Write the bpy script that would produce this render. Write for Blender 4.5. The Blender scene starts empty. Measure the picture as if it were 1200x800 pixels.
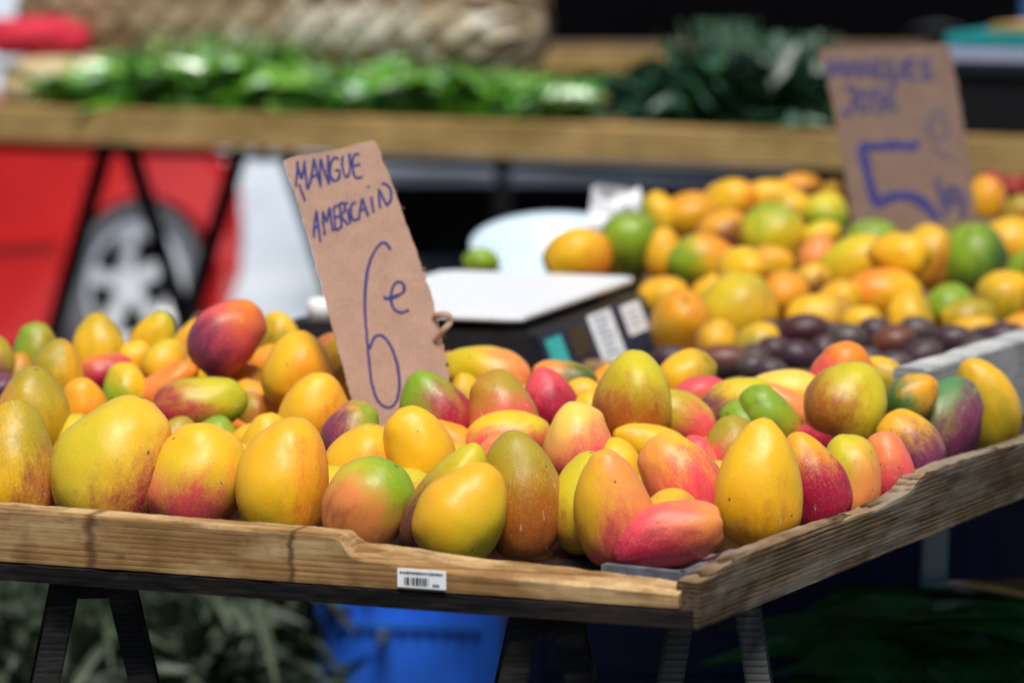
import bpy, bmesh, math, random
from mathutils import Vector, Matrix, noise
random.seed(7)
R = math.radians
sc = bpy.context.scene
COL = sc.collection
PI = math.pi

# ------------------------------------------------------------------ camera
CH = 1.45                       # eye height of the photographer
F = 4500.0                      # focal length in units of a 1200 wide frame (135 mm)
TH = math.atan(560 / F)
FWD = Vector((0, math.cos(TH), -math.sin(TH)))
UP = Vector((0, math.sin(TH), math.cos(TH)))
RT = Vector((1, 0, 0))
CAM = Vector((0, 0, CH))
cam = bpy.data.objects.new('camera', bpy.data.cameras.new('camera'))
COL.objects.link(cam)
cam.location = CAM
cam.rotation_euler = (PI / 2 - TH, 0, 0)
cam.data.sensor_width = 36
cam.data.lens = 135
cam.data.clip_end = 500
cam.data.dof.use_dof = True
cam.data.dof.focus_distance = 3.93
cam.data.dof.aperture_fstop = 3.7
sc.camera = cam

def ray(px, py):
    return FWD + RT * ((px - 600) / F) - UP * ((py - 400) / F)
def onz(px, py, z):             # where the sight line meets the level z
    d = ray(px, py)
    return CAM + d * ((z - CH) / d.z)
def ony(px, py, y):             # where it meets the upright plane at distance y
    d = ray(px, py)
    return CAM + d * (y / d.y)

# ------------------------------------------------------------------ light
SUN_EL, SUN_AZ = R(62), R(172)   # azimuth clockwise from +Y
w = bpy.data.worlds.new('World'); sc.world = w; w.use_nodes = True
nt = w.node_tree
bg = nt.nodes['Background']
sky = nt.nodes.new('ShaderNodeTexSky'); sky.sky_type = 'NISHITA'; sky.sun_disc = False
sky.sun_elevation = SUN_EL; sky.sun_rotation = SUN_AZ
nt.links.new(sky.outputs[0], bg.inputs[0]); bg.inputs[1].default_value = 0.056
sl = bpy.data.lights.new('sun', 'SUN'); sl.energy = 4.3; sl.angle = R(24); sl.color = (1, .965, .91)
sun = bpy.data.objects.new('sun', sl); COL.objects.link(sun)
sd = Vector((math.sin(SUN_AZ) * math.cos(SUN_EL), math.cos(SUN_AZ) * math.cos(SUN_EL), math.sin(SUN_EL)))
sun.rotation_euler = sd.to_track_quat('Z', 'Y').to_euler(); sun.location = (-3, -3, 6)
sc.view_settings.view_transform = 'Standard'
sc.view_settings.look = 'None'
sc.view_settings.exposure = 0

# ------------------------------------------------------------------ frame of the mango table
P0 = onz(815, 735, .742); P0.z = 0                       # near corner of the table
PL = onz(0, 677, .742); PR = onz(1200, 580, .742)
u = (P0 - PL); u.z = 0; u.normalize()                    # along the front edge, towards the corner
v = (PR - P0); v.z = 0; v.normalize()                    # along the side edge, away from the camera
STAIN = 1.35 + (onz(138, 655, .757) - P0).dot(u)
# ------------------------------------------------------------------ materials
class NT:
    def __init__(s, name):
        s.m = bpy.data.materials.new(name); s.m.use_nodes = True
        s.t = s.m.node_tree; s.b = s.t.nodes['Principled BSDF']
    def n(s, t, **k):
        o = s.t.nodes.new(t)
        for a, v in k.items(): setattr(o, a, v)
        return o
    def l(s, a, b): s.t.links.new(a, b)
    def math(s, op, a, b=None, c=None, clamp=False):
        o = s.n('ShaderNodeMath', operation=op, use_clamp=clamp)
        for i, v in enumerate((a, b, c)):
            if v is None: continue
            if hasattr(v, 'links') or hasattr(v, 'is_linked'): s.l(v, o.inputs[i])
            else: o.inputs[i].default_value = v
        return o.outputs[0]
    def mix(s, f, a, b, mode='MIX'):
        o = s.n('ShaderNodeMix', data_type='RGBA', blend_type=mode)
        for i, v in ((0, f), (6, a), (7, b)):
            if hasattr(v, 'is_linked'): s.l(v, o.inputs[i])
            else: o.inputs[i].default_value = v if i == 0 else (*v[:3], 1)
        return o.outputs[2]
    def noise(s, vec, scale, detail=3, rough=.5, out=0):
        o = s.n('ShaderNodeTexNoise'); o.inputs['Scale'].default_value = scale
        o.inputs['Detail'].default_value = detail; o.inputs['Roughness'].default_value = rough
        if vec is not None: s.l(vec, o.inputs['Vector'])
        return o.outputs[out]
    def coord(s, which='Object', scale=None):
        o = s.n('ShaderNodeTexCoord').outputs[which]
        if scale is None: return o
        m = s.n('ShaderNodeMapping'); m.inputs['Scale'].default_value = scale
        s.l(o, m.inputs[0]); return m.outputs[0]
    def ramp(s, f, stops):
        o = s.n('ShaderNodeValToRGB'); e = o.color_ramp.elements
        while len(e) < len(stops): e.new(.5)
        for i, (p, c) in enumerate(stops): e[i].position = p; e[i].color = (*c, 1) if len(c) == 3 else c
        s.l(f, o.inputs[0]); return o.outputs[0]
    def bump(s, h, strength=.3, dist=.002):
        o = s.n('ShaderNodeBump'); o.inputs['Strength'].default_value = strength
        o.inputs['Distance'].default_value = dist; s.l(h, o.inputs['Height'])
        s.l(o.outputs[0], s.b.inputs['Normal'])

def plain(name, col, rough=.5, metal=0, var=.25, vs=12, spec=.5, bump=0, dist=.002):
    m = NT(name)
    f = m.noise(m.coord(), vs, 4)
    c = m.ramp(f, [(.3, tuple(x * (1 - var) for x in col)), (.7, tuple(min(1, x * (1 + var)) for x in col))])
    m.l(c, m.b.inputs['Base Color'])
    m.b.inputs['Roughness'].default_value = rough; m.b.inputs['Metallic'].default_value = metal
    m.b.inputs['Specular IOR Level'].default_value = spec
    if bump: m.bump(m.noise(m.coord(), vs * 6, 3), bump, dist)
    return m.m

def wood(name, dark, light, weather=None, sc_=(3, 55, 55), rough=.75, bump=.5):
    m = NT(name)
    v = m.coord('Object', sc_)
    o = m.n('ShaderNodeTexWave', wave_type='BANDS', bands_direction='Z', wave_profile='SAW')
    o.inputs['Scale'].default_value = .8; o.inputs['Distortion'].default_value = 3.6; o.inputs['Detail'].default_value = 4
    o.inputs['Detail Scale'].default_value = 1.2
    m.l(v, o.inputs['Vector'])
    g = m.noise(m.coord('Object', (sc_[0] * 1.6, sc_[1] * 2.6, sc_[2] * 2.6)), 1.0, 6, .7)
    f = m.math('ADD', m.math('MULTIPLY', o.outputs['Fac'], .5), m.math('MULTIPLY', g, .5))
    c = m.ramp(f, [(.30, tuple(x * .7 for x in dark)), (.46, tuple((a + b_) / 2 for a, b_ in zip(dark, light))), (.66, light)])
    big = m.noise(m.coord('Object', (5, 9, 9)), 1.2, 5, .6)
    c = m.mix(m.ramp(big, [(.35, (.75, .75, .75)), (.7, (0, 0, 0))]), c, tuple(x * .55 for x in dark))
    if weather:
        wz = m.noise(m.coord('Object', (4, 20, 20)), 1.7, 5, .6)
        c = m.mix(m.ramp(wz, [(.45, (0, 0, 0)), (.62, (.8, .8, .8))]), c, weather)
    if name == 'weathered_pine':
        sx = m.n('ShaderNodeSeparateXYZ'); m.l(m.coord(), sx.inputs[0])
        wob = m.math('MULTIPLY', m.math('SUBTRACT', m.noise(m.coord('Object', (8, 8, 90)), 1, 3), .5), .014)
        for x0, wd, k in ((STAIN, .0028, .75), (STAIN + .215, .0016, .8), (STAIN + .28, .004, .2)):
            dx = m.math('ABSOLUTE', m.math('SUBTRACT', m.math('ADD', sx.outputs[0], wob), x0))
            c = m.mix(m.math('MULTIPLY', m.ramp(m.math('DIVIDE', dx, wd * 3), [(.25, (1,) * 3), (1, (0,) * 3)]), k), c, (.10, .045, .018))
        blot = m.noise(m.coord('Object', (22, 22, 26)), 1.3, 5, .7)
        c = m.mix(m.ramp(blot, [(.52, (0,) * 3), (.72, (.6,) * 3)]), c, (.17, .085, .03))
    st = m.noise(m.coord('Object', (30, 30, 30)), 1, 4, .7)
    c = m.mix(m.ramp(st, [(.62, (0, 0, 0)), (.75, (.6, .6, .6))]), c, (.03, .02, .012))
    m.l(c, m.b.inputs['Base Color']); m.b.inputs['Roughness'].default_value = rough
    m.b.inputs['Specular IOR Level'].default_value = .25
    m.bump(f, bump, .0025)
    return m.m

def fruit_mat():
    m = NT('fruit_skin')
    def at(n, out='Color'):
        a = m.n('ShaderNodeAttribute', attribute_type='OBJECT', attribute_name=n); return a.outputs[out]
    p = m.coord('Object')
    seed = at('seed', 'Fac')
    sv = m.n('ShaderNodeVectorMath', operation='ADD'); m.l(p, sv.inputs[0])
    cs = m.n('ShaderNodeCombineXYZ'); m.l(seed, cs.inputs[0]); m.l(m.math('MULTIPLY', seed, 1.7), cs.inputs[1]); m.l(cs.outputs[0], sv.inputs[1])
    q = sv.outputs[0]
    sq = m.n('ShaderNodeMapping'); sq.inputs['Scale'].default_value = (1, 1, .55); m.l(q, sq.inputs[0])
    n1 = m.noise(sq.outputs[0], 3.2, 5, .62)
    n2 = m.noise(sq.outputs[0], 9, 5, .65)
    grain = m.noise(q, 55, 3, .75)
    vo = m.n('ShaderNodeTexVoronoi', feature='F1'); vo.inputs['Scale'].default_value = 30; m.l(q, vo.inputs['Vector'])
    vfine = m.n('ShaderNodeTexVoronoi', feature='F1'); vfine.inputs['Scale'].default_value = 62; m.l(q, vfine.inputs['Vector'])
    dots = m.math('SUBTRACT', m.math('ADD', m.math('MULTIPLY', vo.outputs['Distance'], .6), m.math('MULTIPLY', vfine.outputs['Distance'], .6)), .55)
    nn = m.math('ADD', m.math('ADD', m.math('MULTIPLY', m.math('SUBTRACT', n1, .5), 1.8), m.math('MULTIPLY', m.math('SUBTRACT', n2, .5), 1.0)),
                m.math('ADD', m.math('MULTIPLY', m.math('SUBTRACT', grain, .5), .35), m.math('MULTIPLY', dots, .34)))
    def mask(dname, tname, soft=.62):
        d = m.n('ShaderNodeVectorMath', operation='DOT_PRODUCT'); m.l(p, d.inputs[0]); m.l(at(dname, 'Vector'), d.inputs[1])
        v = m.math('ADD', m.math('MULTIPLY', d.outputs['Value'], 2.0), nn)
        r = m.n('ShaderNodeMapRange', interpolation_type='SMOOTHSTEP')
        m.l(v, r.inputs['Value']); t = at(tname, 'Fac')
        m.l(m.math('SUBTRACT', t, soft), r.inputs['From Min']); m.l(m.math('ADD', t, soft), r.inputs['From Max'])
        return r.outputs[0]
    c = m.mix(m.ramp(n1, [(.3, (.0,) * 3), (.75, (.55,) * 3)]), at('c_main'), at('c_alt'))
    c = m.mix(mask('d_third', 't_third', .75), c, at('c_third'))
    mb = mask('d_blush', 't_blush')
    c = m.mix(mb, c, at('c_blush'))
    # deeper blush patches
    dk = m.math('MULTIPLY', mb, m.ramp(m.noise(sq.outputs[0], 5.5, 4, .6), [(.5, (0,) * 3), (.7, (.55,) * 3)]))
    c = m.mix(dk, c, m.mix(1, at('c_blush'), (.42, .3, .5), 'MULTIPLY'))
    # pale lenticels, and a few brown specks
    c = m.mix(m.ramp(vo.outputs['Distance'], [(.08, (.5,) * 3), (.26, (0,) * 3)]), c, m.mix(.5, c, (.85, .7, .35)))
    vb = m.n('ShaderNodeTexVoronoi', feature='F1'); vb.inputs['Scale'].default_value = 4.6; vb.inputs['Randomness'].default_value = 1; m.l(q, vb.inputs['Vector'])
    gate = m.ramp(m.noise(q, 2.2, 1), [(.47, (0,) * 3), (.52, (1,) * 3)])
    c = m.mix(m.math('MULTIPLY', gate, m.ramp(vb.outputs['Distance'], [(.045, (.85,) * 3), (.085, (0,) * 3)])), c, (.07, .03, .01))
    # rubbed scars
    scv = m.n('ShaderNodeMapping'); scv.inputs['Scale'].default_value = (7, 2.2, 2.6); m.l(q, scv.inputs[0])
    scn = m.noise(scv.outputs[0], 1.6, 6, .7)
    c = m.mix(m.ramp(scn, [(.685, (0,) * 3), (.74, (.6,) * 3)]), c, (.16, .08, .025))
    wx = m.noise(scv.outputs[0], 2.3, 4, .6)
    c = m.mix(m.ramp(wx, [(.665, (0,) * 3), (.74, (.45,) * 3)]), c, (.75, .68, .5))
    # stem scar at the pole
    sp = m.n('ShaderNodeSeparateXYZ'); m.l(p, sp.inputs[0])
    rr = m.math('SQRT', m.math('ADD', m.math('POWER', sp.outputs[0], 2), m.math('POWER', sp.outputs[1], 2)))
    st = m.math('MULTIPLY', m.math('LESS_THAN', m.math('ADD', rr, m.math('MULTIPLY', n2, .03)), .062), m.math('LESS_THAN', sp.outputs[2], -.3))
    c = m.mix(m.math('MULTIPLY', st, .9), c, (.06, .035, .012))
    px_ = m.math('POWER', m.math('SUBTRACT', sp.outputs[0], .05), 2)
    tipd = m.math('SQRT', m.math('ADD', px_, m.math('POWER', m.math('ADD', sp.outputs[1], .03), 2)))
    tp = m.math('MULTIPLY', m.math('LESS_THAN', m.math('ADD', tipd, m.math('MULTIPLY', n2, .05)), .055), m.math('GREATER_THAN', sp.outputs[2], .3))
    c = m.mix(m.math('MULTIPLY', tp, .6), c, (.12, .10, .015))
    # dusty bloom at grazing angles
    lw = m.n('ShaderNodeLayerWeight'); lw.inputs['Blend'].default_value = .28
    c = m.mix(m.math('MULTIPLY', lw.outputs['Facing'], m.math('MULTIPLY', n2, .26)), c, (.60, .50, .46))
    m.l(c, m.b.inputs['Base Color'])
    rg = m.ramp(n2, [(.3, (.27,) * 3), (.7, (.50,) * 3)])
    m.l(rg, m.b.inputs['Roughness'])
    m.b.inputs['Specular IOR Level'].default_value = .36
    m.b.inputs['Subsurface Weight'].default_value = .0
    m.bump(m.math('ADD', m.math('MULTIPLY', n2, .5), m.math('MULTIPLY', grain, .3)), .12, .01)
    return m.m

def leaf_mat(name, a, b, rough=.38, pale=None):
    m = NT(name)
    v = m.coord('Object')
    f = m.noise(v, 9, 3)
    c = m.ramp(f, [(.35, a), (.65, b)])
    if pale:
        c = m.mix(m.ramp(m.noise(m.coord('Object', (1, 1, 1.6)), 21, 2), [(.58, (0,) * 3), (.68, (.8,) * 3)]), c, pale)  # pale patches paint glints and pale undersides into the leaf colour
    fine = m.noise(v, 60, 2)
    c = m.mix(m.ramp(fine, [(.4, (.0,) * 3), (.8, (.4,) * 3)]), c, tuple(x * .6 for x in a))
    m.l(c, m.b.inputs['Base Color']); m.b.inputs['Roughness'].default_value = rough
    if pale and rough < .3:
        m.b.inputs['Coat Weight'].default_value = .7; m.b.inputs['Coat Roughness'].default_value = .12
    return m.m

def weave_mat():
    m = NT('woven_straw')
    v = m.coord('Object')
    br = m.n('ShaderNodeTexBrick'); m.l(m.coord('Object', (1, 1, 1)), br.inputs['Vector'])
    g = m.noise(m.coord('Object', (12, 60, 60)), 1, 4)
    big = m.noise(v, 9, 4, .6)
    c = m.ramp(m.math('ADD', m.math('MULTIPLY', g, .6), m.math('MULTIPLY', big, .4)), [(.32, (.10, .062, .03)), (.48, (.33, .235, .12)), (.66, (.62, .49, .31))])
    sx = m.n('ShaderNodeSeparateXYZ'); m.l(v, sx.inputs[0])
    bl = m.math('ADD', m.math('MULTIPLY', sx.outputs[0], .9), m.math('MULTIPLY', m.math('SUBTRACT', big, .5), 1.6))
    c = m.mix(m.ramp(bl, [(.05, (0,) * 3), (.30, (.8,) * 3), (.5, (.1,) * 3)]), c, (.86, .80, .68))  # paler zone along the length: sun highlight painted into the straw colour
    m.l(c, m.b.inputs['Base Color']); m.b.inputs['Roughness'].default_value = .45
    m.bump(g, .6, .01)
    return m.m

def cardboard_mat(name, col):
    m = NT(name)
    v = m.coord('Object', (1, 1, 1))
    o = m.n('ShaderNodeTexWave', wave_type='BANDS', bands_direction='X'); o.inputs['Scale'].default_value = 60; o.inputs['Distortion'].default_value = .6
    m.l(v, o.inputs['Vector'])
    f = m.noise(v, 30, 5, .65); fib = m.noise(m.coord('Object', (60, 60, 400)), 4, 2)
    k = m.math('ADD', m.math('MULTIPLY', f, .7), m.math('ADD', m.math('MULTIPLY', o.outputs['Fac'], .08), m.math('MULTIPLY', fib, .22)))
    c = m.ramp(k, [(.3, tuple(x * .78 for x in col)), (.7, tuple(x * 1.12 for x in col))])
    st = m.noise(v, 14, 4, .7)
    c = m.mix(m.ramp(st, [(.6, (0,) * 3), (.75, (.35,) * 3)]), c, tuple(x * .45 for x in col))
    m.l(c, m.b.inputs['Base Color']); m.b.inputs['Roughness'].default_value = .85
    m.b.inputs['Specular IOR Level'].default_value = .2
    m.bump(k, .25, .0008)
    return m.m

def paint_mat(name, col, rough=.25, coat=.6):
    m = NT(name)
    f = m.noise(m.coord(), 6, 4)
    c = m.ramp(f, [(.3, tuple(x * .85 for x in col)), (.7, col)])
    m.l(c, m.b.inputs['Base Color']); m.b.inputs['Roughness'].default_value = rough
    m.b.inputs['Specular IOR Level'].default_value = .5 if coat else 0
    m.b.inputs['Coat Weight'].default_value = coat; m.b.inputs['Coat Roughness'].default_value = .06
    return m.m

M = dict(
    fruit=fruit_mat(),
    rail_front=wood('weathered_pine', (.34, .165, .05), (.64, .38, .155), (.70, .47, .23), (2.5, 75, 75)),
    rail_side=wood('old_grey_timber', (.075, .038, .016), (.42, .275, .15), (.33, .275, .21), (1.8, 85, 85), .8, 1.0),
    strip=wood('tarred_edge', (.003, .003, .004), (.014, .011, .011), (.03, .02, .016)),
    board=wood('table_board', (.16, .10, .05), (.30, .20, .10)),
    beam=wood('honey_beam', (.44, .27, .085), (.78, .53, .21), None, (3, 30, 30)),
    black_wood=wood('black_painted_wood', (.006, .006, .007), (.03, .028, .027), (.06, .055, .05), (3, 70, 70)),
    grey_wood=wood('grey_steel_paint', (.10, .105, .10), (.22, .22, .21)),
    white_wood=wood('whitewashed_plank', (.34, .34, .34), (.64, .64, .63), (.48, .47, .45)),
    liner=plain('black_plastic_sheet', (.018, .019, .024), .32, 0, .5, 20, .5, .5, .004),
    tray_grey=plain('grey_plastic', (.14, .145, .17), .35, 0, .35, 60),
    card=cardboard_mat('kraft_cardboard', (.50, .315, .235)),
    card_dark=cardboard_mat('kraft_cardboard_shaded', (.25, .166, .13)),  # kraft darkened in its colour for the shade on the far sign
    card_edge=plain('cardboard_flutes', (.13, .075, .045), .9, 0, .7, 260),
    ink=plain('blue_ink', (.030, .034, .20), .6, 0, .4, 200),
    ink_faint=plain('faint_blue_ink', (.14, .105, .14), .8, 0, .4, 200),
    ink_mid=plain('washed_blue_ink', (.075, .06, .15), .8, 0, .4, 200),
    black_plastic=plain('black_plastic', (.012, .013, .018), .42, 0, .3, 30),
    panel=plain('dark_blue_panel', (.014, .022, .060), .6, 0, .2, 30),
    steel=plain('brushed_steel', (.93, .94, .96), .35, 0, .03, 60),  # near white and non-metal: sky glare on the steel put into the colour
    teal=plain('teal_label', (.02, .48, .44), .5, 0, .15, 60),
    white_label=plain('white_label', (.9, .93, .98), .5, 0, .08, 90),
    print_grey=plain('grey_print', (.3, .36, .5), .6, 0, .3, 90),
    print_black=plain('black_print', (.02, .02, .025), .6, 0, .3, 90),
    enamel=plain('pale_blue_plastic', (.62, .76, .86), .3, 0, .05, 8),
    paper=plain('white_paper', (.85, .85, .88), .8, 0, .08, 20),
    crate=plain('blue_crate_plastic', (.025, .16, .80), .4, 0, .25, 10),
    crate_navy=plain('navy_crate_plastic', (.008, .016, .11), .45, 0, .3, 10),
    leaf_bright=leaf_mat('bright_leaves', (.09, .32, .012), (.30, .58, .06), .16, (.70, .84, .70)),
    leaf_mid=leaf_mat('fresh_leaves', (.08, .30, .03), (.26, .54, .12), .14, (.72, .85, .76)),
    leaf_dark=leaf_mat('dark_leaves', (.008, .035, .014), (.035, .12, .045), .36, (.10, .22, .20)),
    leaf_grey=leaf_mat('grey_green_leaves', (.018, .034, .016), (.075, .10, .055), .55),
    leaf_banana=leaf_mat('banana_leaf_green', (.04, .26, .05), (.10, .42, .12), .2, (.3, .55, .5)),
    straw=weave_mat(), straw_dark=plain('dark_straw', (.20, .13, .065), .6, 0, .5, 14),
    red_paint=paint_mat('red_car_paint', (.86, .016, .014), .3),
    black_paint=paint_mat('black_car_paint', (.002, .002, .0025), .7, .0),
    tyre=plain('tyre_rubber', (.15, .155, .17), .7, 0, .3, 30),
    rim=plain('alloy_rim', (.85, .87, .9), .25, .2, .08, 10),
    glass=plain('tinted_glass', (.012, .016, .02), .08, 0, .1, 4, .6),
    lamp=plain('lamp_lens', (.75, .72, .68), .1, 0, .05, 10, .8),
    grey_trim=plain('grey_bumper', (.26, .28, .32), .4, 0, .3, 3),
    dark_trim=plain('dark_trim', (.008, .008, .010), .65, 0, .3, 10, .2),
    red_cloth=plain('red_cloth', (.62, .02, .05), .8, 0, .3, 5),
    cream=plain('cream_sack', (.62, .47, .27), .85, 0, .2, 12),
    teal_plastic=plain('teal_plastic', (.01, .30, .30), .4, 0, .2, 10),
    lilac=plain('lilac_plastic', (.42, .46, .62), .5, 0, .1, 10),
    blue_post=plain('blue_painted_post', (.04, .16, .42), .5, 0, .2, 6),
    red_mesh=plain('red_net', (.28, .02, .015), .7, 0, .8, 60),
)
def ground_mat(name, a, b, s, bump=.4):
    m = NT(name)
    v = m.coord()
    f = m.noise(v, s, 8, .65); g = m.noise(v, .7, 4); h = m.noise(v, 160, 2)
    c = m.ramp(m.math('ADD', m.math('MULTIPLY', f, .5), m.math('ADD', m.math('MULTIPLY', g, .3), m.math('MULTIPLY', h, .2))), [(.35, a), (.65, b)])
    m.l(c, m.b.inputs['Base Color']); m.b.inputs['Roughness'].default_value = .95
    m.b.inputs['Specular IOR Level'].default_value = .05
    m.bump(h, bump, .004)
    return m.m
M['asphalt'] = ground_mat('asphalt', (.02, .02, .021), (.045, .044, .043), 6)
M['concrete'] = ground_mat('pale_concrete', (.44, .50, .58), (.68, .73, .79), 2)

# ------------------------------------------------------------------ mesh helpers
class MB:
    def __init__(s): s.v = []; s.f = []
    def add(s, vs, fs):
        n = len(s.v); s.v += [tuple(v) for v in vs]; s.f += [tuple(i + n for i in f) for f in fs]
    def box(s, c, size, rot=None):
        c = Vector(c); hx, hy, hz = (x / 2 for x in size); vs = []
        for x in (-hx, hx):
            for y in (-hy, hy):
                for z in (-hz, hz):
                    p = Vector((x, y, z)); p = rot @ p if rot else p; vs.append(c + p)
        s.add(vs, [(0, 1, 3, 2), (4, 6, 7, 5), (0, 4, 5, 1), (2, 3, 7, 6), (0, 2, 6, 4), (1, 5, 7, 3)])
    def beam(s, p, q, a, b, side=Vector((1, 0, 0))):
        p, q = Vector(p), Vector(q); d = (q - p).normalized()
        x = (side - d * side.dot(d)).normalized(); y = d.cross(x)
        vs = [o + x * (i * a / 2) + y * (j * b / 2) for o in (p, q) for i, j in ((-1, -1), (1, -1), (1, 1), (-1, 1))]
        s.add(vs, [(3, 2, 1, 0), (4, 5, 6, 7), (0, 1, 5, 4), (1, 2, 6, 5), (2, 3, 7, 6), (3, 0, 4, 7)])
    def tube(s, pts, rx, rn=None, nrm=None, seg=8, close=True):
        pts = [Vector(p) for p in pts]; rings = []; N = len(pts)
        rn = rn or rx
        for i, p in enumerate(pts):
            d = (pts[min(i + 1, N - 1)] - pts[max(i - 1, 0)]).normalized()
            n = nrm if nrm is not None else (Vector((0, 0, 1)) if abs(d.z) < .9 else Vector((0, 1, 0)))
            x = d.cross(n).normalized(); y = x.cross(d).normalized()
            r = rx(i / (N - 1)) if callable(rx) else rx
            r2 = rn(i / (N - 1)) if callable(rn) else rn
            rings.append([p + x * (r * math.cos(a)) + y * (r2 * math.sin(a)) for a in (2 * PI * k / seg for k in range(seg))])
        vs = [v for r in rings for v in r]; fs = []
        for i in range(N - 1):
            for k in range(seg):
                fs.append((i * seg + k, i * seg + (k + 1) % seg, (i + 1) * seg + (k + 1) % seg, (i + 1) * seg + k))
        if close:
            fs.append(tuple(range(seg))[::-1]); fs.append(tuple((N - 1) * seg + k for k in range(seg)))
        s.add(vs, fs)
    def lathe(s, prof, c=(0, 0, 0), seg=40, mat=None):
        c = Vector(c); vs = []; n = len(prof)
        for k in range(seg):
            a = 2 * PI * k / seg
            for r, z in prof:
                p = Vector((r * math.cos(a), r * math.sin(a), z)); vs.append(c + (mat @ p if mat else p))
        fs = [(k * n + i, ((k + 1) % seg) * n + i, ((k + 1) % seg) * n + i + 1, k * n + i + 1) for k in range(seg) for i in range(n - 1)]
        s.add(vs, fs)
    def build(s, name, mat, parent=None, loc=None, rot=None, smooth=False, bevel=0, label=None):
        me = bpy.data.meshes.new(name); me.from_pydata(s.v, [], s.f); me.update()
        bm = bmesh.new(); bm.from_mesh(me)
        bmesh.ops.recalc_face_normals(bm, faces=bm.faces)
        if bevel: bmesh.ops.bevel(bm, geom=bm.edges[:], offset=bevel, segments=2, affect='EDGES', clamp_overlap=True)
        bm.to_mesh(me); bm.free()
        if smooth: me.polygons.foreach_set('use_smooth', [True] * len(me.polygons))
        me.materials.append(mat)
        o = bpy.data.objects.new(name, me); COL.objects.link(o)
        if parent is not None: o.parent = parent
        if loc is not None: o.location = loc
        if rot is not None: o.rotation_euler = rot
        if label: o['label'] = label
        return o
def tag(o, label, cat, group=None):
    o['label'] = label; o['category'] = cat
    if group: o['group'] = group
    return o
def empty(name, loc, label, cat, group=None, rz=0):
    o = bpy.data.objects.new(name, None); COL.objects.link(o); o.location = loc; o.rotation_euler = (0, 0, rz)
    o.empty_display_size = .1
    return tag(o, label, cat, group)
def smooth_line(pts, k=6):
    P = [Vector(p) for p in pts]
    if len(P) < 3: return P
    out = []
    for i in range(len(P) - 1):
        a, b, c, d = P[max(i - 1, 0)], P[i], P[i + 1], P[min(i + 2, len(P) - 1)]
        for j in range(k):
            t = j / k
            out.append(.5 * ((2 * b) + (c - a) * t + (2 * a - 5 * b + 4 * c - d) * t * t + (3 * b - a - 3 * c + d) * t ** 3))
    out.append(P[-1]); return out

# ------------------------------------------------------------------ setting
def struct(o): o['kind'] = 'structure'; return o
g = MB(); g.add([(-150, -60, 0), (150, -60, 0), (150, 260, 0), (-150, 260, 0)], [(0, 1, 2, 3)])
struct(g.build('ground', M['concrete']))
g = MB(); g.add([(-60, -30, .004), (60, -30, .004), (60, 10.6, .004), (-60, 9.9, .004)], [(0, 1, 2, 3)])
struct(g.build('road', M['asphalt']))

# ------------------------------------------------------------------ the mango table
def T(a, b, z): return P0 + u * a + v * b + Vector((0, 0, z))
ZS = .762                                                # the lined table surface
table = empty('market_table', P0, 'weathered wooden trestle table with raised plank rims under the heap of colourful mangoes', 'table')
def rel(p): return Vector(p) - P0
LW_, LV = 1.35, 1.47
b = MB(); zz = (.743, .757)
b.add([rel(T(a, c, z)) for z in zz for a, c in ((-LW_, .034), (-.034, .034), (-.034, LV), (-LW_, LV))],
      [(3, 2, 1, 0), (4, 5, 6, 7), (0, 1, 5, 4), (1, 2, 6, 5), (2, 3, 7, 6), (3, 0, 4, 7)])
b.build('tabletop', M['board'], table)
# plastic liner, slightly wrinkled
b = MB(); nx, ny = 60, 60; vs = []
for i in range(nx + 1):
    for j in range(ny + 1):
        p = T(-LW_ + (LW_ - .038) * i / nx, .038 + (LV - .04) * j / ny, 0)
        vs.append(rel(p) + Vector((0, 0, .7605 + .0035 * noise.noise(p * 16) + .002 * noise.noise(p * 45))))
b.add(vs, [(i * (ny + 1) + j, (i + 1) * (ny + 1) + j, (i + 1) * (ny + 1) + j + 1, i * (ny + 1) + j + 1) for i in range(nx) for j in range(ny)])
b.build('plastic_liner', M['liner'], table, smooth=True)

def rail(name, A, L, d, inw, th, zb, ztop, mat, rough=.0008, n=160, cut=None):
    """plank along d from A, outer face on the line, inward thickness th; ztop(s) is the height of its upper edge"""
    ang = math.atan2(d.y, d.x)
    side = 1 if (Matrix.Rotation(ang, 3, 'Z') @ Vector((0, 1, 0))).dot(inw) > 0 else -1
    mb = MB(); rows = []
    for i in range(n + 1):
        s = L * i / n
        zt = ztop(s); ring = []
        h = zt - zb
        cs = [(0, 0), (0, .25), (0, .5), (0, .75), (0, .93), (.04, 1), (.3, 1), (.6, 1), (.96, 1), (1, .93), (1, .5), (1, 0)]
        for a, t in cs:
            y = a * th; z = zb + (h - (cut(s) * (1 - a) if cut else 0)) * t
            q = Vector((s * 14 + 3, a * 3, z * 40))
            y += rough * noise.noise(q) * (1 if a < .5 else 0) + rough * .6 * noise.noise(q * 3.1)
            if t > .9: z += rough * 1.1 * noise.noise(Vector((s * 45, a * 9, 7))) + rough * .5 * noise.noise(Vector((s * 150, a * 20, 3)))
            ring.append(Vector((s, side * y, z - zb)))
        rows.append(ring)
    m_ = len(rows[0]); vs = [p for r in rows for p in r]; fs = []
    for i in range(n):
        for k in range(m_): fs.append((i * m_ + k, (i + 1) * m_ + k, (i + 1) * m_ + (k + 1) % m_, i * m_ + (k + 1) % m_))
    fs.append(tuple(range(m_))); fs.append(tuple(n * m_ + k for k in range(m_))[::-1])
    mb.add(vs, fs)
    return mb.build(name, mat, table, rel(A) + Vector((0, 0, zb)), (0, 0, ang))
def lerp_fn(pts):
    def f(s):
        if s <= pts[0][0]: return pts[0][1]
        for (a, p), (b_, q) in zip(pts, pts[1:]):
            if s <= b_: return p + (q - p) * (s - a) / (b_ - a)
        return pts[-1][1]
    return f
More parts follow.
